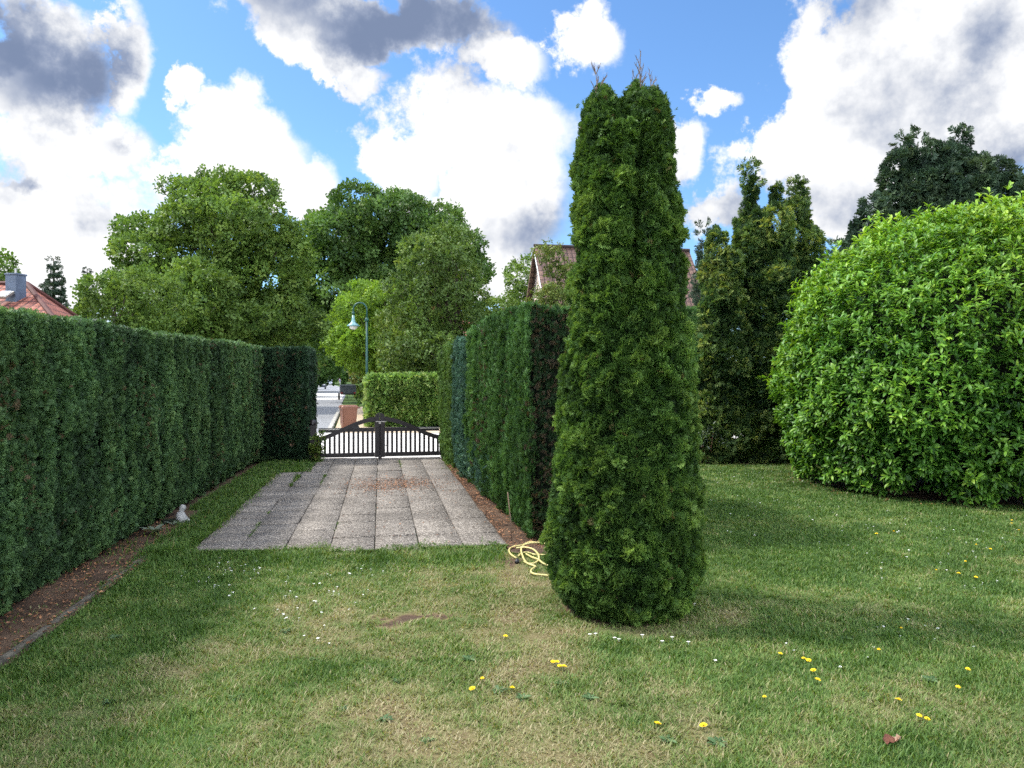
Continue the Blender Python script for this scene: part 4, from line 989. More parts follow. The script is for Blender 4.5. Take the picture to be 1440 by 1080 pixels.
def car(px, py, d, rz, paint, label):
    c = P(px, py, d); root = empty('parked_car', (c[0], d, -.02), rz, label, 'car')
    bm = bmesh.new(); W = .88
    prof = [(-2.1, .35), (-2.15, .65), (-2.05, .88), (-1.1, .98), (1.5, .98), (2.05, .9), (2.1, .6), (2.05, .35)]
    prism(bm, [(x, z) for x, z in prof], -W, W)
    bmesh.ops.bevel(bm, geom=bm.edges[:], offset=.06, segments=2, affect='EDGES'); bm_obj('body', bm, paint, root)
    bm = bmesh.new(); lo = [(-1.2, -.8), (1.75, -.8), (1.75, .8), (-1.2, .8)]; hi = [(-.45, -.62), (1.25, -.62), (1.25, .62), (-.45, .62)]
    a = [bm.verts.new((x, y, .975)) for x, y in lo]; b = [bm.verts.new((x, y, 1.43)) for x, y in hi]
    for i in range(4): bm.faces.new((a[i], a[(i + 1) % 4], b[(i + 1) % 4], b[i]))
    bm.faces.new(a[::-1]); bm.faces.new(b); bm_obj('windows', bm, M['carglass'], root)
    bm = bmesh.new(); bx(bm, (.4, 0, 1.45), (1.72, 1.26, .05), 0, .02)
    for x0, x1 in ((-1.17, -.45), (1.72, 1.25)):
        for s in (-1, 1): tube(bm, [(x0, s * .80, .98), (x1, s * .625, 1.44)], .035, 6)
    bm_obj('roof', bm, paint, root)
    for x in (-1.3, 1.3):
        for s in (-1, 1):
            bm = bmesh.new(); tube(bm, [(x, s * .72, .32), (x, s * .9, .32)], .32, 18); w = bm_obj('wheel', bm, M['rubber'], root)
            bm = bmesh.new(); tube(bm, [(x, s * .89, .32), (x, s * .91, .32)], .2, 12); bm_obj('rim', bm, M['steel'], w)
    for s in (-1, 1):
        bm = bmesh.new(); bx(bm, (-2.11, s * .65, .72), (.08, .3, .14), 0, .02); bm_obj('headlight', bm, M['lampwhite'], root)
        bm = bmesh.new(); bx(bm, (2.08, s * .68, .78), (.06, .24, .16), 0, .02); bm_obj('tail_light', bm, M['lampred'], root)
    bm = bmesh.new(); bx(bm, (-2.14, 0, .5), (.04, .5, .12)); bm_obj('number_plate', bm, M['white'], root)
car(450, 547, 118, R_(90 + 13), M['carblue'], 'dark blue car parked at the left kerb of the street')
car(463, 540.5, 180, R_(90 + 14), M['carsilver'], 'silver blue car parked farthest away down the street')
def walker():
    d = 186; c = P(478, 541, d); root = empty('person', (c[0], d, -.02), 0, 'person in blue top and pale trousers walking on the distant street', 'person')
    V = [(0, 0, .95), (0, 0, 1.2), (0, 0, 1.42), (0, -.01, 1.52), (0, -.02, 1.64), (0, -.02, 1.72), (.18, 0, 1.4), (.24, .06, 1.12), (.24, -.05, .88), (-.18, 0, 1.4), (-.24, -.06, 1.12), (-.24, -.16, .9), (.09, 0, .9), (.1, -.16, .5), (.1, -.16, .06), (.1, -.3, .03), (-.09, 0, .9), (-.1, .1, .5), (-.1, .28, .1), (-.1, .18, .03)]
    E = [(0, 1), (1, 2), (2, 3), (3, 4), (4, 5), (2, 6), (6, 7), (7, 8), (2, 9), (9, 10), (10, 11), (0, 12), (12, 13), (13, 14), (14, 15), (0, 16), (16, 17), (17, 18), (18, 19)]
    Rd = [.15, .15, .15, .055, .095, .08, .065, .045, .035, .065, .045, .035, .09, .065, .045, .04, .09, .065, .045, .04]
    me = bpy.data.meshes.new('body'); me.from_pydata(V, E, []); o = link('body', me, M['skin'], root)
    o.modifiers.new('skin', 'SKIN'); o.modifiers.new('sub', 'SUBSURF').levels = 1
    for i, sv in enumerate(me.skin_vertices[0].data): sv.radius = (Rd[i], Rd[i]); sv.use_root = (i == 0)
    bm = bmesh.new(); lathe(bm, [(.17, .98), (.185, 1.2), (.205, 1.38), (.14, 1.46)], 14); bm_obj('shirt', bm, M['shirt'], root, True)
    bm = bmesh.new(); tube(bm, [(.09, 0, 1.0), (.1, -.15, .5), (.1, -.16, .1)], [.125, .09, .075], 10); tube(bm, [(-.09, 0, 1.0), (-.1, .1, .5), (-.1, .27, .14)], [.125, .09, .075], 10); bm_obj('trousers', bm, M['stone'], root, True)
    bm = bmesh.new(); bmesh.ops.create_uvsphere(bm, u_segments=12, v_segments=8, radius=.115)
    for v in bm.verts: v.co = Vector((v.co.x * .95, v.co.y + .015, max(v.co.z, -.02) + 1.71))
    bm_obj('hair', bm, M['hair'], root, True)
walker()

# ================================================================== HOUSES
def quad_uv(name, quads, mat, parent, thick=0.0):
    """quads: lists of corners (bottom-left, bottom-right, top-right, top-left); UV in metres"""
    V = []; Fc = []; UV = []
    for q in quads:
        n = len(V); q = [Vector(p) for p in q]; V += [tuple(p) for p in q]; Fc.append(tuple(range(n, n + len(q))))
        u = (q[1] - q[0]).normalized(); nrm = u.cross(q[-1] - q[0]).normalized(); v = nrm.cross(u)
        UV += [((p - q[0]).dot(u), (p - q[0]).dot(v)) for p in q]
    me = bpy.data.meshes.new(name); me.from_pydata(V, [], Fc); me.update()
    l = me.uv_layers.new(name='UVMap')
    for i, c in enumerate(UV): l.data[i].uv = c
    o = link(name, me, mat, parent)
    if thick: m = o.modifiers.new('solid', 'SOLIDIFY'); m.thickness = thick; m.offset = -1
    return o
def brick_house():
    root = empty('brick_house', (1.4, 38, 0), math.atan2(1.3, 7.55), 'brick house with steep brown tiled roof behind the conifer column', 'house')
    L = 7.75; w = 3.4; zr = 8.4; ze = 4.1; k = (zr - ze) / w; o = .35; og = .3
    f = lambda x, y, z: (x, y, z)
    quad_uv('roof', [[f(-og, -w - o, ze - o * k), f(L + og, -w - o, ze - o * k), f(L + og, 0, zr), f(-og, 0, zr)], [f(L + og, w + o, ze - o * k), f(-og, w + o, ze - o * k), f(-og, 0, zr), f(L + og, 0, zr)]], M['browntile'], root, .14)
    hh = ze - .1
    quad_uv('wall', [[f(0, w, 0), f(0, -w, 0), f(0, -w, hh), f(0, 0, zr - .16), f(0, w, hh)], [f(0, -w, 0), f(L, -w, 0), f(L, -w, hh), f(0, -w, hh)], [f(L, -w, 0), f(L, w, 0), f(L, w, hh), f(L, 0, zr - .16), f(L, -w, hh)], [f(L, w, 0), f(0, w, 0), f(0, w, hh), f(L, w, hh)]], M['brick'], root)
    for s in (-1, 1):
        bm = bmesh.new()
        a = Vector((-og - .015, s * (w + o), ze - o * k - .22)); b = Vector((-og - .015, 0, zr - .22)); h = Vector((0, 0, .2)); t = Vector((.03, 0, 0))
        vs = [bm.verts.new(p) for p in (a, b, b + h, a + h, a + t, b + t, b + h + t, a + h + t)]
        for q in ((0, 1, 2, 3), (7, 6, 5, 4), (0, 4, 5, 1), (2, 6, 7, 3), (1, 5, 6, 2), (0, 3, 7, 4)): bm.faces.new([vs[i] for i in q])
        bm_obj('verge_board', bm, M['white'] if s < 0 else M['wood'], root)
    bm = bmesh.new(); tube(bm, [(-og, 0, zr + .02), (L + og, 0, zr + .02)], .11, 8); bm_obj('ridge', bm, M['browntile'], root)
    bm = bmesh.new(); bx(bm, (-.012, -1.1, 4.9), (.03, 1.0, 1.2)); fr = bm_obj('window', bm, M['white'], root)
    bm = bmesh.new(); bx(bm, (-.03, -1.1, 4.9), (.02, .8, 1.0)); bm_obj('pane', bm, M['carglass'], fr)
brick_house()
def red_house():
    root = empty('red_roof_house', (-17, 21.5, 0), 0, 'house with red tiled hip roof and slate chimney behind the long hedge', 'house')
    O = Vector((-17, 21.5, 0))
    re = Vector(P(38, 400, 22)) - O; rl = re + Vector((-7, 0, 0)); fc = Vector((-10.9, 18.5, 2.6)) - O; bc = Vector((-12.7, 24.6, 2.6)) - O; fl = Vector((-24, 18.5, 2.6)) - O; blk = Vector((-24, 25.5, 2.6)) - O
    quad_uv('roof', [[fl, fc, re, rl], [fc, bc, re], [bc, blk, rl, re]], M['redtile'], root, .12)
    q = lambda v, z, s=.94: (v.x * s, v.y * s, z)
    ws = [fl, fc, bc, blk]
    quad_uv('wall', [[q(ws[i], 0), q(ws[(i + 1) % 4], 0), q(ws[(i + 1) % 4], 2.62), q(ws[i], 2.62)] for i in range(4)], M['white'], root)
    bm = bmesh.new()
    tube(bm, [re + Vector((0, 0, .03)), fc + Vector((0, 0, .03))], .07, 6); tube(bm, [re + Vector((0, 0, .03)), bc + Vector((0, 0, .03))], .07, 6); tube(bm, [re + Vector((0, 0, .03)), rl + Vector((0, 0, .03))], .07, 6)
    bm_obj('ridge_tiles', bm, M['redtile'], root)
    c = Vector(P(23, 405, 21.0)) - O
    bm = bmesh.new(); bx(bm, (c.x, c.y, c.z - .05), (.35, .35, .80), R_(-12), .01); bx(bm, (c.x, c.y, c.z + .37), (.39, .39, .05), R_(-12), .01); ch = bm_obj('chimney', bm, M['slate'], root)
    bm = bmesh.new(); tube(bm, [(c.x, c.y, c.z + .38), (c.x, c.y, c.z + .55)], .035, 8); bm_obj('flue', bm, M['steel'], ch)
    c = Vector(P(6, 415, 20.6)) - O
    sl = math.atan2(re.z - 2.6, 3.5)
    bm = bmesh.new(); bx(bm, (c.x, c.y, c.z), (.34, .42, .06), 0, 0, Matrix.Rotation(sl, 4, 'X')); sk = bm_obj('skylight', bm, M['steel'], root)
    bm = bmesh.new(); bx(bm, (c.x, c.y - .02, c.z + .03), (.27, .34, .04), 0, 0, Matrix.Rotation(sl, 4, 'X')); bm_obj('pane', bm, M['lampwhite'], sk)
red_house()
def small_house():
    d = 46; c = P(682, 600, d); root = empty('small_house', (c[0], d, 0), R_(20), 'small house with red chequered roof above the right hedge, behind the fruit tree', 'house')
    zr = P(680, 452, d)[2]; w = 2.2; ze = zr - 1.9; L = 1.6
    quad_uv('roof', [[(-L, -w, ze), (L, -w, ze), (L, 0, zr), (-L, 0, zr)], [(L, w, ze), (-L, w, ze), (-L, 0, zr), (L, 0, zr)]], M['redtile'], root, .12)
    w2 = w - .25; h = ze - .05 + .2
    quad_uv('wall', [[(-L + .2, w2, 0), (-L + .2, -w2, 0), (-L + .2, -w2, h), (-L + .2, 0, zr - .15), (-L + .2, w2, h)], [(-L + .2, -w2, 0), (L - .2, -w2, 0), (L - .2, -w2, h), (-L + .2, -w2, h)], [(L - .2, -w2, 0), (L - .2, w2, 0), (L - .2, w2, h), (L - .2, 0, zr - .15), (L - .2, -w2, h)], [(L - .2, w2, 0), (-L + .2, w2, 0), (-L + .2, w2, h), (L - .2, w2, h)]], M['brick'], root)
small_house()

# ================================================================== SMALL THINGS ON THE LAWN
def hose():
    c = G(744, 786); root = empty('garden_hose', (c[0], c[1], 0), 0, 'pale yellow garden hose lying in loose coils at the foot of the conifer column', 'garden hose')
    def path(px): return [(*(G(x, y)[:2] - c[:2]), .018 + dz) for x, y, dz in px]
    def smooth(pts, n=8):
        pts = [Vector(p) for p in pts]; out = []
        for i in range(len(pts) - 1):
            p0, p1, p2, p3 = pts[max(i - 1, 0)], pts[i], pts[i + 1], pts[min(i + 2, len(pts) - 1)]
            for k in range(n):
                t = k / n; out.append(.5 * ((2 * p1) + (p2 - p0) * t + (2 * p0 - 5 * p1 + 4 * p2 - p3) * t * t + (3 * p1 - p0 - 3 * p2 + p3) * t ** 3))
        return out + [pts[-1]]
    bm = bmesh.new()
    tube(bm, smooth(path([(726, 788, .0), (718, 782, 0), (716, 776, 0), (722, 773, .01), (734, 771, .01), (745, 768, .02), (757, 768, .01), (775, 770, 0), (800, 774, 0), (812, 782, 0), (790, 790, .0), (768, 784, .0), (752, 783, .0), (742, 780, 0), (734, 781, 0), (729, 785, 0)])), .009, 8)
    tube(bm, smooth(path([(726, 776, .015), (738, 777, .03), (750, 780, .03), (757, 786, .02), (757, 793, .01), (748, 796, .0), (739, 793, .0), (733, 781, .02), (736, 773, .02), (745, 771, .03), (760, 769, .02), (785, 772, 0)])), .009, 8)
    tube(bm, smooth(path([(737, 793, .0), (745, 797, .0), (753, 800, .0), (748, 804, 0), (747, 808, 0), (753, 811, 0), (762, 812, 0), (778, 814, 0)])), .009, 8)
    tube(bm, smooth(path([(740, 782, .0), (748, 788, .01), (757, 793, .02), (764, 797, .01), (775, 800, 0)])), .009, 8)
    bm_obj('hose', bm, M['hose'], root, True)
    e = G(727, 793) - c; bm = bmesh.new(); tube(bm, [(e[0], e[1] - .03, .02), (e[0] + .005, e[1] + .05, .022)], [.022, .017], 10); bm_obj('connector', bm, M['black'], root, True)
hose()
b_ = G(720, 765); bm = bmesh.new(); tube(bm, [(0, 0, -.02), (-.015, .01, .25), (-.045, .02, .53)], [.006, .006, .005], 8); o = bm_obj('garden_stake', bm, M['wood'], None, True); o.location = (b_[0], b_[1], 0)
tag(o, 'thin brown metal stake standing at the front right corner of the paving', 'stake')
def ornament():
    c = G(255, 737); root = empty('stone_ornament', (c[0] + .0, c[1], 0), .3, 'small pale stone figure half hidden at the foot of the left hedge', 'ornament')
    bm = bmesh.new(); lathe(bm, [(.085, 0), (.09, .02), (.075, .05), (.055, .10), (.045, .13), (.028, .145), (.036, .165), (.04, .185), (.03, .21), (.01, .225)], 16)
    for v in bm.verts:
        v.co.x += .012 * math.sin(v.co.z * 40); v.co.y += .01 * math.cos(v.co.z * 33)
    bm_obj('body', bm, M['stone'], root, True)
    bm = bmesh.new(); bx(bm, (-.10, -.02, .03), (.22, .14, .06), .2, .02); bm_obj('base', bm, M['core'], root)
ornament()
def broad_plant(px, py, lab, s=.12, n=5):
    c = G(px, py); root = empty('hosta_plant', (c[0], c[1], 0), 0, lab, 'plant')
    p = np.zeros((n, 3)); p[:, 2] = .02; a = np.linspace(0, 2 * math.pi, n, endpoint=False) + .3; d = np.column_stack([np.cos(a), np.sin(a), np.full(n, .55)])
    t = T(); 
    for (x0, y0) in ((0, 0),): pass
    link('leaf', scatter(LAU, p, frames(d, np.tile([0, 0, 1.0], (n, 1))), np.full(n, s) * rng.uniform(.8, 1.3, n), np.full(n, .7)), M['greygreen'], root, True)
broad_plant(216, 752, 'broad grey green leaves at the foot of the left hedge, nearer plant', .17, 6)
broad_plant(245, 742, 'small broad leaved plant in front of the stone figure', .12, 4)
def fern(px, py, lab):
    c = G(px, py); root = empty('fern', (c[0], c[1], 0), 0, lab, 'fern'); Pp = []; Dd = []; Ss = []
    for k in range(9):
        a = k * .7 + random.random() * .3; Lf = random.uniform(.3, .5)
        for i in range(14):
            t = i / 14; b = np.array([math.cos(a) * Lf * t, math.sin(a) * Lf * t, .05 + Lf * (.75 * t - .6 * t * t)])
            for s in (-1, 1):
                Pp.append(b); Dd.append([-math.sin(a) * s + .4 * math.cos(a), math.cos(a) * s + .4 * math.sin(a), .05]); Ss.append(.10 * (1 - t * .8))
    t = T(); t.leaf((0, 0, 0), (0, 1, 0), (1, 0, 0), (0, 0, 1), 1, .28, .1); t.done()
    Pp = np.array(Pp); Dd = np.array(Dd)
    link('fronds', scatter([t], Pp, frames(Dd, np.tile([0, 0, 1.0], (len(Pp), 1))), np.array(Ss), rng.uniform(.3, .8, len(Pp))), M['stem'], root)
fern(372, 652, 'fern at the inner corner where the left hedge meets the dark block')
fern(400, 648, 'fern at the foot of the dark hedge block')

# dandelions
def dandelion_proto():
    root = empty('dandelion', (0, 0, 0), 0, None, 'dandelion')
    bm = bmesh.new()
    for ring, (r, z, n) in enumerate(((.017, .040, 16), (.012, .045, 12), (.006, .048, 7))):
        for k in range(n):
            a = 2 * math.pi * (k + .5 * ring) / n; a2 = .18 if ring < 2 else .4
            v = [bm.verts.new(p) for p in ((0, 0, z - .006), (r * math.cos(a - a2), r * math.sin(a - a2), z), (r * 1.12 * math.cos(a), r * 1.12 * math.sin(a), z + .001), (r * math.cos(a + a2), r * math.sin(a + a2), z))]
            bm.faces.new(v)
    bm_obj('flower', bm, M['yellow'], root)
    bm = bmesh.new(); tube(bm, [(0, 0, -.01), (.002, 0, .02), (0, 0, .040)], .0016, 5); bm_obj('stem', bm, M['hedge_y'], root)
    return root
DAN = [(778, 934), (783, 936), (787, 940), (792, 942), (710, 899), (679, 959), (719, 974), (666, 973), (1077, 986), (992, 1028), (1146, 946), (1149, 960), (1138, 931), (1131, 929), (1097, 922), (1237, 919), (1270, 887), (1361, 946), (1264, 990), (1348, 972), (1293, 1011), (1304, 1017), (924, 1023), (1234, 751), (1257, 748), (1394, 772), (1372, 767), (1423, 736), (1433, 746), (1373, 813), (1318, 803), (1359, 790), (1349, 808), (1425, 731)]
dp = dandelion_proto()
for i, (px, py) in enumerate(DAN):
    o = dp if i == 0 else copy_tree(dp); g = G(px, py + 4); o.location = (g[0], g[1], 0); s = random.uniform(.6, 1.05); o.scale = (s, s, random.uniform(.7, .95)); o.rotation_euler = (random.uniform(-.3, .1), random.uniform(-.2, .2), random.random() * 6)
    o['label'] = 'yellow dandelion flower open in the lawn grass'; o['group'] = 'dandelions in the lawn'
# daisies
def daisy_mesh():
    bm = bmesh.new()
    for k in range(12):
        a = 2 * math.pi * k / 12
        bm.faces.new([bm.verts.new(p) for p in ((0.002 * math.cos(a), .002 * math.sin(a), .034), (.011 * math.cos(a - .2), .011 * math.sin(a - .2), .036), (.013 * math.cos(a), .013 * math.sin(a), .037), (.011 * math.cos(a + .2), .011 * math.sin(a + .2), .036))])
    tube(bm, [(0, 0, -.01), (0, 0, .034)], .0012, 4)
    return bm_obj('daisy', bm, M['daisy'])
dm = daisy_mesh(); cnt = 0
for i in range(4000):
    if cnt >= 260: break
    r = random.random()
    if r < .55: x, y = random.uniform(2.2, 6.5), random.uniform(7.5, 14.3)
    elif r < .75: x, y = random.uniform(-3.2, -1.0), random.uniform(4.6, 7.1)
    else: x, y = random.uniform(1.2, 5.5), random.uniform(4.3, 7.5)
    ax, ay = np.array([x]), np.array([y])
    if bed(ax, ay)[0] > .2 or in_pave(ax, ay)[0] or abs(x / y) > .68: continue
    if fbm(np.array([[x * .8, y * .8, 2]]), 5, 2)[0] < .47: continue
    o = dm if cnt == 0 else dm.copy()
    if cnt: COL.objects.link(o)
    o.location = (x, y, 0); s = random.uniform(.45, .85); o.scale = (s, s, random.uniform(.5, .85)); o.rotation_euler = (random.uniform(-.3, .2), random.uniform(-.2, .2), random.random() * 6); cnt += 1
    tag(o, 'tiny white daisy standing in the lawn grass', 'daisy', 'daisies scattered over the lawn')
for (px, py) in ((830, 898), (838, 897), (865, 903), (871, 905), (904, 899), (932, 908), (946, 902), (969, 909)):
    o = dm.copy(); COL.objects.link(o); g = G(px, py); o.location = (g[0], g[1], 0); o.scale = (1.0, 1.0, .7); o['label'] = 'tiny white daisy in front of the foot of the conifer column'; o['group'] = 'daisies at the column foot'
# broad leaved weeds
WD = [(150, 990), (330, 985), (560, 960), (700, 975), (735, 985), (600, 1045), (400, 890), (480, 1000), (830, 985), (940, 1045), (160, 900), (1190, 900), (1310, 960), (290, 1060), (540, 1015), (1010, 1050), (790, 965), (660, 930), (440, 930), (1080, 870)]
def weed_proto():
    root = empty('lawn_weed', (0, 0, 0), 0, None, 'weed')
    n = 22; a = np.arange(n) * 2.4 + rng.normal(0, .3, 22); d = np.column_stack([np.cos(a), np.sin(a), rng.uniform(.15, .6, n)])
    link('leaf', scatter(LAU, np.tile([0, 0, .004], (n, 1)), frames(d, np.tile([0, 0, 1.0], (n, 1)) + rng.normal(0, .25, (n, 3))), rng.uniform(.025, .085, n), rng.uniform(.1, .9, n)), M['stem'], root, True)
    return root
wp = weed_proto()
for i, (px, py) in enumerate(WD):
    o = wp if i == 0 else copy_tree(wp); g = G(px, py); o.location = (g[0], g[1], 0); o.rotation_euler = (0, 0, random.random() * 6); s = random.uniform(.5, .9); o.scale = (s, s * random.uniform(.7, 1.2), s)
    o['label'] = 'flat rosette of broad weed leaves in the lawn'; o['group'] = 'weed rosettes in the lawn'
# dry fallen leaf
c = G(1255, 1052); root = empty('fallen_leaf', (c[0], c[1], 0), .4, 'curled dark brown fallen leaf with a tan tip on the grass', 'leaf')
for nm, mt, (x0, x1), w in (('leaf_blade', 'deadleaf', (-.035, .028), .032), ('leaf_tip', 'tanleaf', (.026, .062), .014)):
    bm = bmesh.new(); N = 8; rows = []
    for i in range(N + 1):
        t = i / N; x = x0 + (x1 - x0) * t; ww = w * (.35 + .65 * math.sin(math.pi * min(1, t * .9 + .1))) if nm == 'leaf_blade' else w * (1 - .6 * t)
        rows.append([bm.verts.new((x, ww * k / 2 + .004 * math.sin(9 * t + k), .022 + .018 * abs(k / 2) ** 1.5 + .006 * math.sin(7 * t + k * 1.7))) for k in range(-2, 3)])
    for i in range(N):
        for k in range(4): bm.faces.new((rows[i][k], rows[i + 1][k], rows[i + 1][k + 1], rows[i][k + 1]))
    bm_obj(nm, bm, M[mt], root, True)

# ================================================================== SKY
W = bpy.data.worlds.new('World'); SC.world = W; W.use_nodes = True
nt = W.node_tree; nt.nodes.clear(); N = nt.nodes.new; Lk = nt.links.new
out = N('ShaderNodeOutputWorld'); bg = N('ShaderNodeBackground'); bg.inputs['Strength'].default_value = .08; Lk(bg.outputs[0], out.inputs[0])
sky = N('ShaderNodeTexSky'); sky.sky_type = 'NISHITA'; sky.sun_disc = False; sky.sun_elevation = SUN_EL; sky.sun_rotation = SUN_AZ; sky.altitude = 100; sky.air_density = 1.0; sky.dust_density = .6; sky.ozone_density = 2.0
def mth(op, a, b=None, c=None, clamp=False):
    n = N('ShaderNodeMath'); n.operation = op; n.use_clamp = clamp
    for i, v in enumerate((a, b, c)):
        if v is None: continue
        if hasattr(v, 'links'): Lk(v, n.inputs[i])
        else: n.inputs[i].default_value = v
    return n.outputs[0]
tc = N('ShaderNodeTexCoord'); sp_ = N('ShaderNodeSeparateXYZ'); Lk(tc.outputs['Generated'], sp_.inputs[0])
az = mth('ARCTAN2', sp_.outputs[0], sp_.outputs[1]); hyp = mth('SQRT', mth('ADD', mth('MULTIPLY', sp_.outputs[0], sp_.outputs[0]), mth('MULTIPLY', sp_.outputs[1], sp_.outputs[1])))
el = mth('ARCTAN2', sp_.outputs[2], hyp)
cb = N('ShaderNodeCombineXYZ'); Lk(az, cb.inputs[0]); Lk(el, cb.inputs[1])
def nz_node(scale, detail, off, rough=.6):
    v = N('ShaderNodeVectorMath'); v.operation = 'ADD'; v.inputs[1].default_value = off; Lk(tc.outputs['Generated'], v.inputs[0])
    n = N('ShaderNodeTexNoise'); n.inputs['Scale'].default_value = scale; n.inputs['Detail'].default_value = detail; n.inputs['Roughness'].default_value = rough; Lk(v.outputs[0], n.inputs['Vector']); return n
n1 = nz_node(5.0, 11, (3.1, 1.7, .4), .64); n1b = nz_node(5.0, 5, (3.1 - .035, 1.7, .4 + .05), .60); n2 = nz_node(3.0, 4, (9.1, 4.7, 2.4), .5)
# coordinates jostled by noise so that the cloud edges billow
wv = N('ShaderNodeVectorMath'); wv.operation = 'SUBTRACT'; wv.inputs[1].default_value = (.5, .5, .5); Lk(n1.outputs['Color'], wv.inputs[0])
ws = N('ShaderNodeVectorMath'); ws.operation = 'MULTIPLY_ADD'; ws.inputs[1].default_value = (.24, .20, 0); Lk(wv.outputs[0], ws.inputs[0]); Lk(cb.outputs[0], ws.inputs[2])
def field(blobs):
    acc = None
    for (px, py, rx, ry, w) in blobs:
        u = (px - CX) / F; v = (HY - py) / F; a0 = math.atan(u); e0 = math.atan(v / math.sqrt(1 + u * u)); k = 1 / (1 + u * u)
        s = N('ShaderNodeVectorMath'); s.operation = 'SUBTRACT'; s.inputs[1].default_value = (a0, e0, 0); Lk(ws.outputs[0], s.inputs[0])
        m = N('ShaderNodeVectorMath'); m.operation = 'MULTIPLY'; m.inputs[1].default_value = (F / (rx * k), F / (ry * math.sqrt(k)), 0); Lk(s.outputs[0], m.inputs[0])
        l = N('ShaderNodeVectorMath'); l.operation = 'LENGTH'; Lk(m.outputs[0], l.inputs[0])
        q = mth('MULTIPLY_ADD', l.outputs['Value'], -w, w)
        acc = q if acc is None else mth('MAXIMUM', acc, q)
    return acc
WHITE = [(60, 330, 250, 150, .72), (330, 215, 130, 100, .9), (255, 115, 35, 38, .8), (150, 60, 60, 110, .9), (100, 190, 150, 70, .75), (420, 260, 60, 70, .8),
         (640, 180, 165, 95, .85), (500, 105, 42, 42, .8), (700, 300, 110, 100, .7), (560, 250, 75, 70, .8), (820, 30, 70, 55, .9), (690, 80, 90, 40, .8), (720, 400, 110, 50, .7),
         (960, 215, 50, 48, .8), (1005, 138, 38, 24, .6), (1230, 70, 190, 110, 1), (1150, 190, 90, 100, 1), (1300, 200, 240, 150, 1), (1430, 100, 120, 150, 1), (1180, 290, 80, 60, .8), (1020, 310, 60, 35, .6),
         (-150, 300, 180, 230, 1), (1600, 200, 200, 250, 1), (530, 30, 230, 45, 1), (30, 70, 170, 120, 1)]
GREY = [(50, 85, 135, 105, 1.25), (0, 40, 200, 90, 1.2), (540, 20, 240, 55, 1.3), (170, 195, 55, 40, .7), (30, 270, 50, 16, .6), (740, 235, 100, 70, .6), (700, 160, 60, 40, .35), (1330, 170, 190, 120, .36), (1280, 270, 160, 70, .4), (330, 215, 50, 25, .35), (760, 330, 80, 50, .4), (1400, 260, 160, 60, .5), (650, 110, 90, 30, .45)]
fw = field(WHITE); fg = field(GREY)
# generic clouds behind the camera and overhead
back = mth('MULTIPLY_ADD', n2.outputs['Fac'], 2.6, -1.22)
front = mth('MULTIPLY', mth('MULTIPLY_ADD', sp_.outputs[1], 2.5, -.6, True), mth('MULTIPLY_ADD', sp_.outputs[2], -5.0, 4.0, True))
fld = mth('ADD', mth('MULTIPLY', mth('MAXIMUM', fw, -.6), front), mth('MULTIPLY', back, mth('SUBTRACT', 1.0, front)))
fld = mth('ADD', fld, mth('MULTIPLY_ADD', n1.outputs['Fac'], 2.2, -1.14))
fld = mth('ADD', fld, mth('MULTIPLY_ADD', el, -1.2, .10, True))        # hazy white towards the horizon
mr = N('ShaderNodeMapRange'); mr.interpolation_type = 'SMOOTHSTEP'; mr.inputs['From Min'].default_value = -.03; mr.inputs['From Max'].default_value = .24; Lk(fld, mr.inputs['Value'])
dens = mr.outputs[0]
gr = mth('ADD', mth('MULTIPLY', mth('MAXIMUM', fg, 0.0), front), mth('MULTIPLY', mth('MULTIPLY_ADD', n2.outputs['Fac'], 1.5, -.5, True), mth('SUBTRACT', 1.0, front)))
gr = mth('MULTIPLY_ADD', mth('SUBTRACT', n1b.outputs['Fac'], n1.outputs['Fac']), 3.4, mth('ADD', gr, mth('MULTIPLY_ADD', n2.outputs['Fac'], 1.1, -.44)))
gm = N('ShaderNodeMapRange'); gm.interpolation_type = 'SMOOTHSTEP'; gm.inputs['From Min'].default_value = .0; gm.inputs['From Max'].default_value = 1.45; Lk(gr, gm.inputs['Value'])
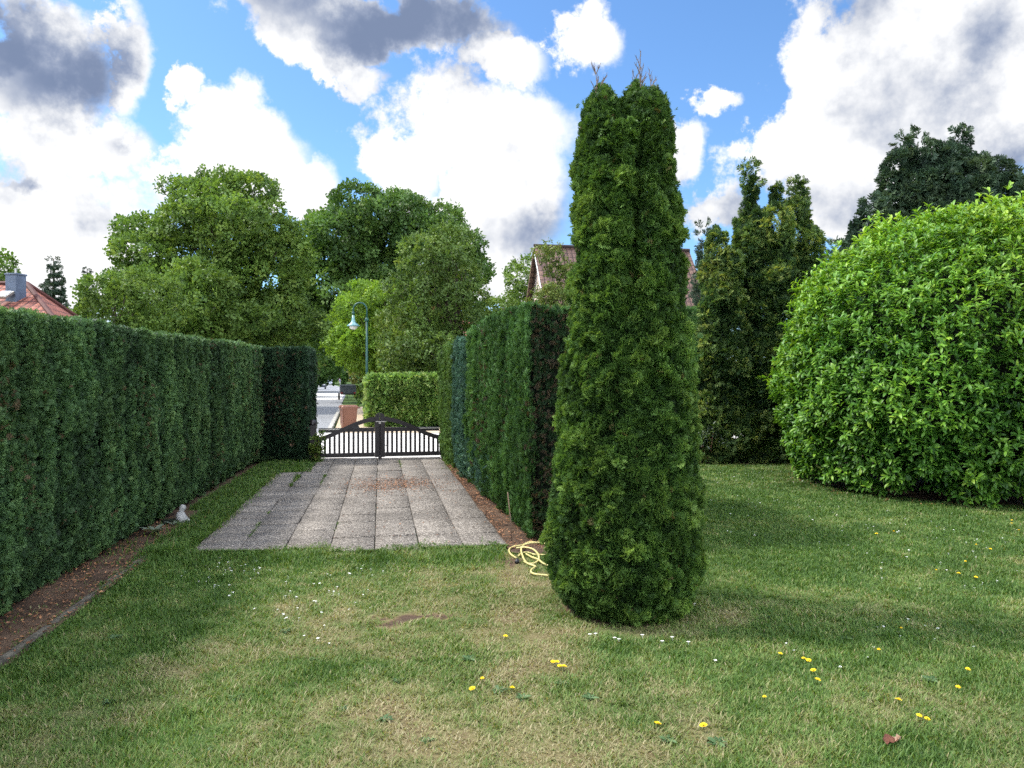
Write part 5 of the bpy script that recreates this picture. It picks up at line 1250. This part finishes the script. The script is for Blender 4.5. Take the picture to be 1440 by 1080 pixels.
cr = ramp(nt, [(0, (4.5, 4.5, 4.55)), (.14, (3.8, 3.85, 3.95)), (.3, (3.1, 3.2, 3.42)), (.55, (2.05, 2.25, 2.7)), (.8, (1.25, 1.5, 2.1)), (1, (.85, 1.1, 1.7))]); Lk(gm.outputs[0], cr.inputs['Fac'])
bk = mth('MULTIPLY_ADD', mth('SUBTRACT', 1.0, front), 5.2, 1.0)          # unseen clouds behind and overhead, brightened as added fill light for the foreground
vs_ = N('ShaderNodeVectorMath'); vs_.operation = 'SCALE'; Lk(cr.outputs['Color'], vs_.inputs[0]); Lk(bk, vs_.inputs['Scale'])
# clear sky colour: nishita, a little more saturated as the phone shows it
sk = mixc(nt, sky.outputs[0], (.54, .73, .89), 1.0, 'MULTIPLY')
fin = mixc(nt, sk, vs_.outputs[0], dens); Lk(fin, bg.inputs['Color'])
W.cycles.sampling_method = 'MANUAL'; W.cycles.sample_map_resolution = 512

sun = bpy.data.lights.new('sun', 'SUN'); sun.energy = 2.0; sun.angle = R_(8); sun.color = (1, .95, .87)
so = bpy.data.objects.new('sun', sun); COL.objects.link(so)
dv = Vector((math.sin(SUN_AZ) * math.cos(SUN_EL), math.cos(SUN_AZ) * math.cos(SUN_EL), math.sin(SUN_EL)))
so.rotation_euler = (-dv).to_track_quat('-Z', 'Y').to_euler(); so.location = dv * 60

# ================================================================== CAMERA AND RENDER
cam = bpy.data.cameras.new('camera'); cam.sensor_width = 36; cam.lens = F / 1440 * 36; cam.clip_start = .05; cam.clip_end = 3000
co = bpy.data.objects.new('camera', cam); COL.objects.link(co); co.location = (0, 0, H); co.rotation_euler = (R_(90) - math.atan(8 / F), 0, 0)
SC.camera = co
SC.view_settings.view_transform = 'Standard'; SC.view_settings.look = 'None'; SC.view_settings.exposure = 1.7; SC.view_settings.gamma = 1
cy = SC.cycles; cy.max_bounces = 5; cy.diffuse_bounces = 3; cy.glossy_bounces = 2; cy.transmission_bounces = 3; cy.transparent_max_bounces = 4; cy.use_denoising = False
cy.caustics_reflective = False; cy.caustics_refractive = False
SC.render.use_persistent_data = False
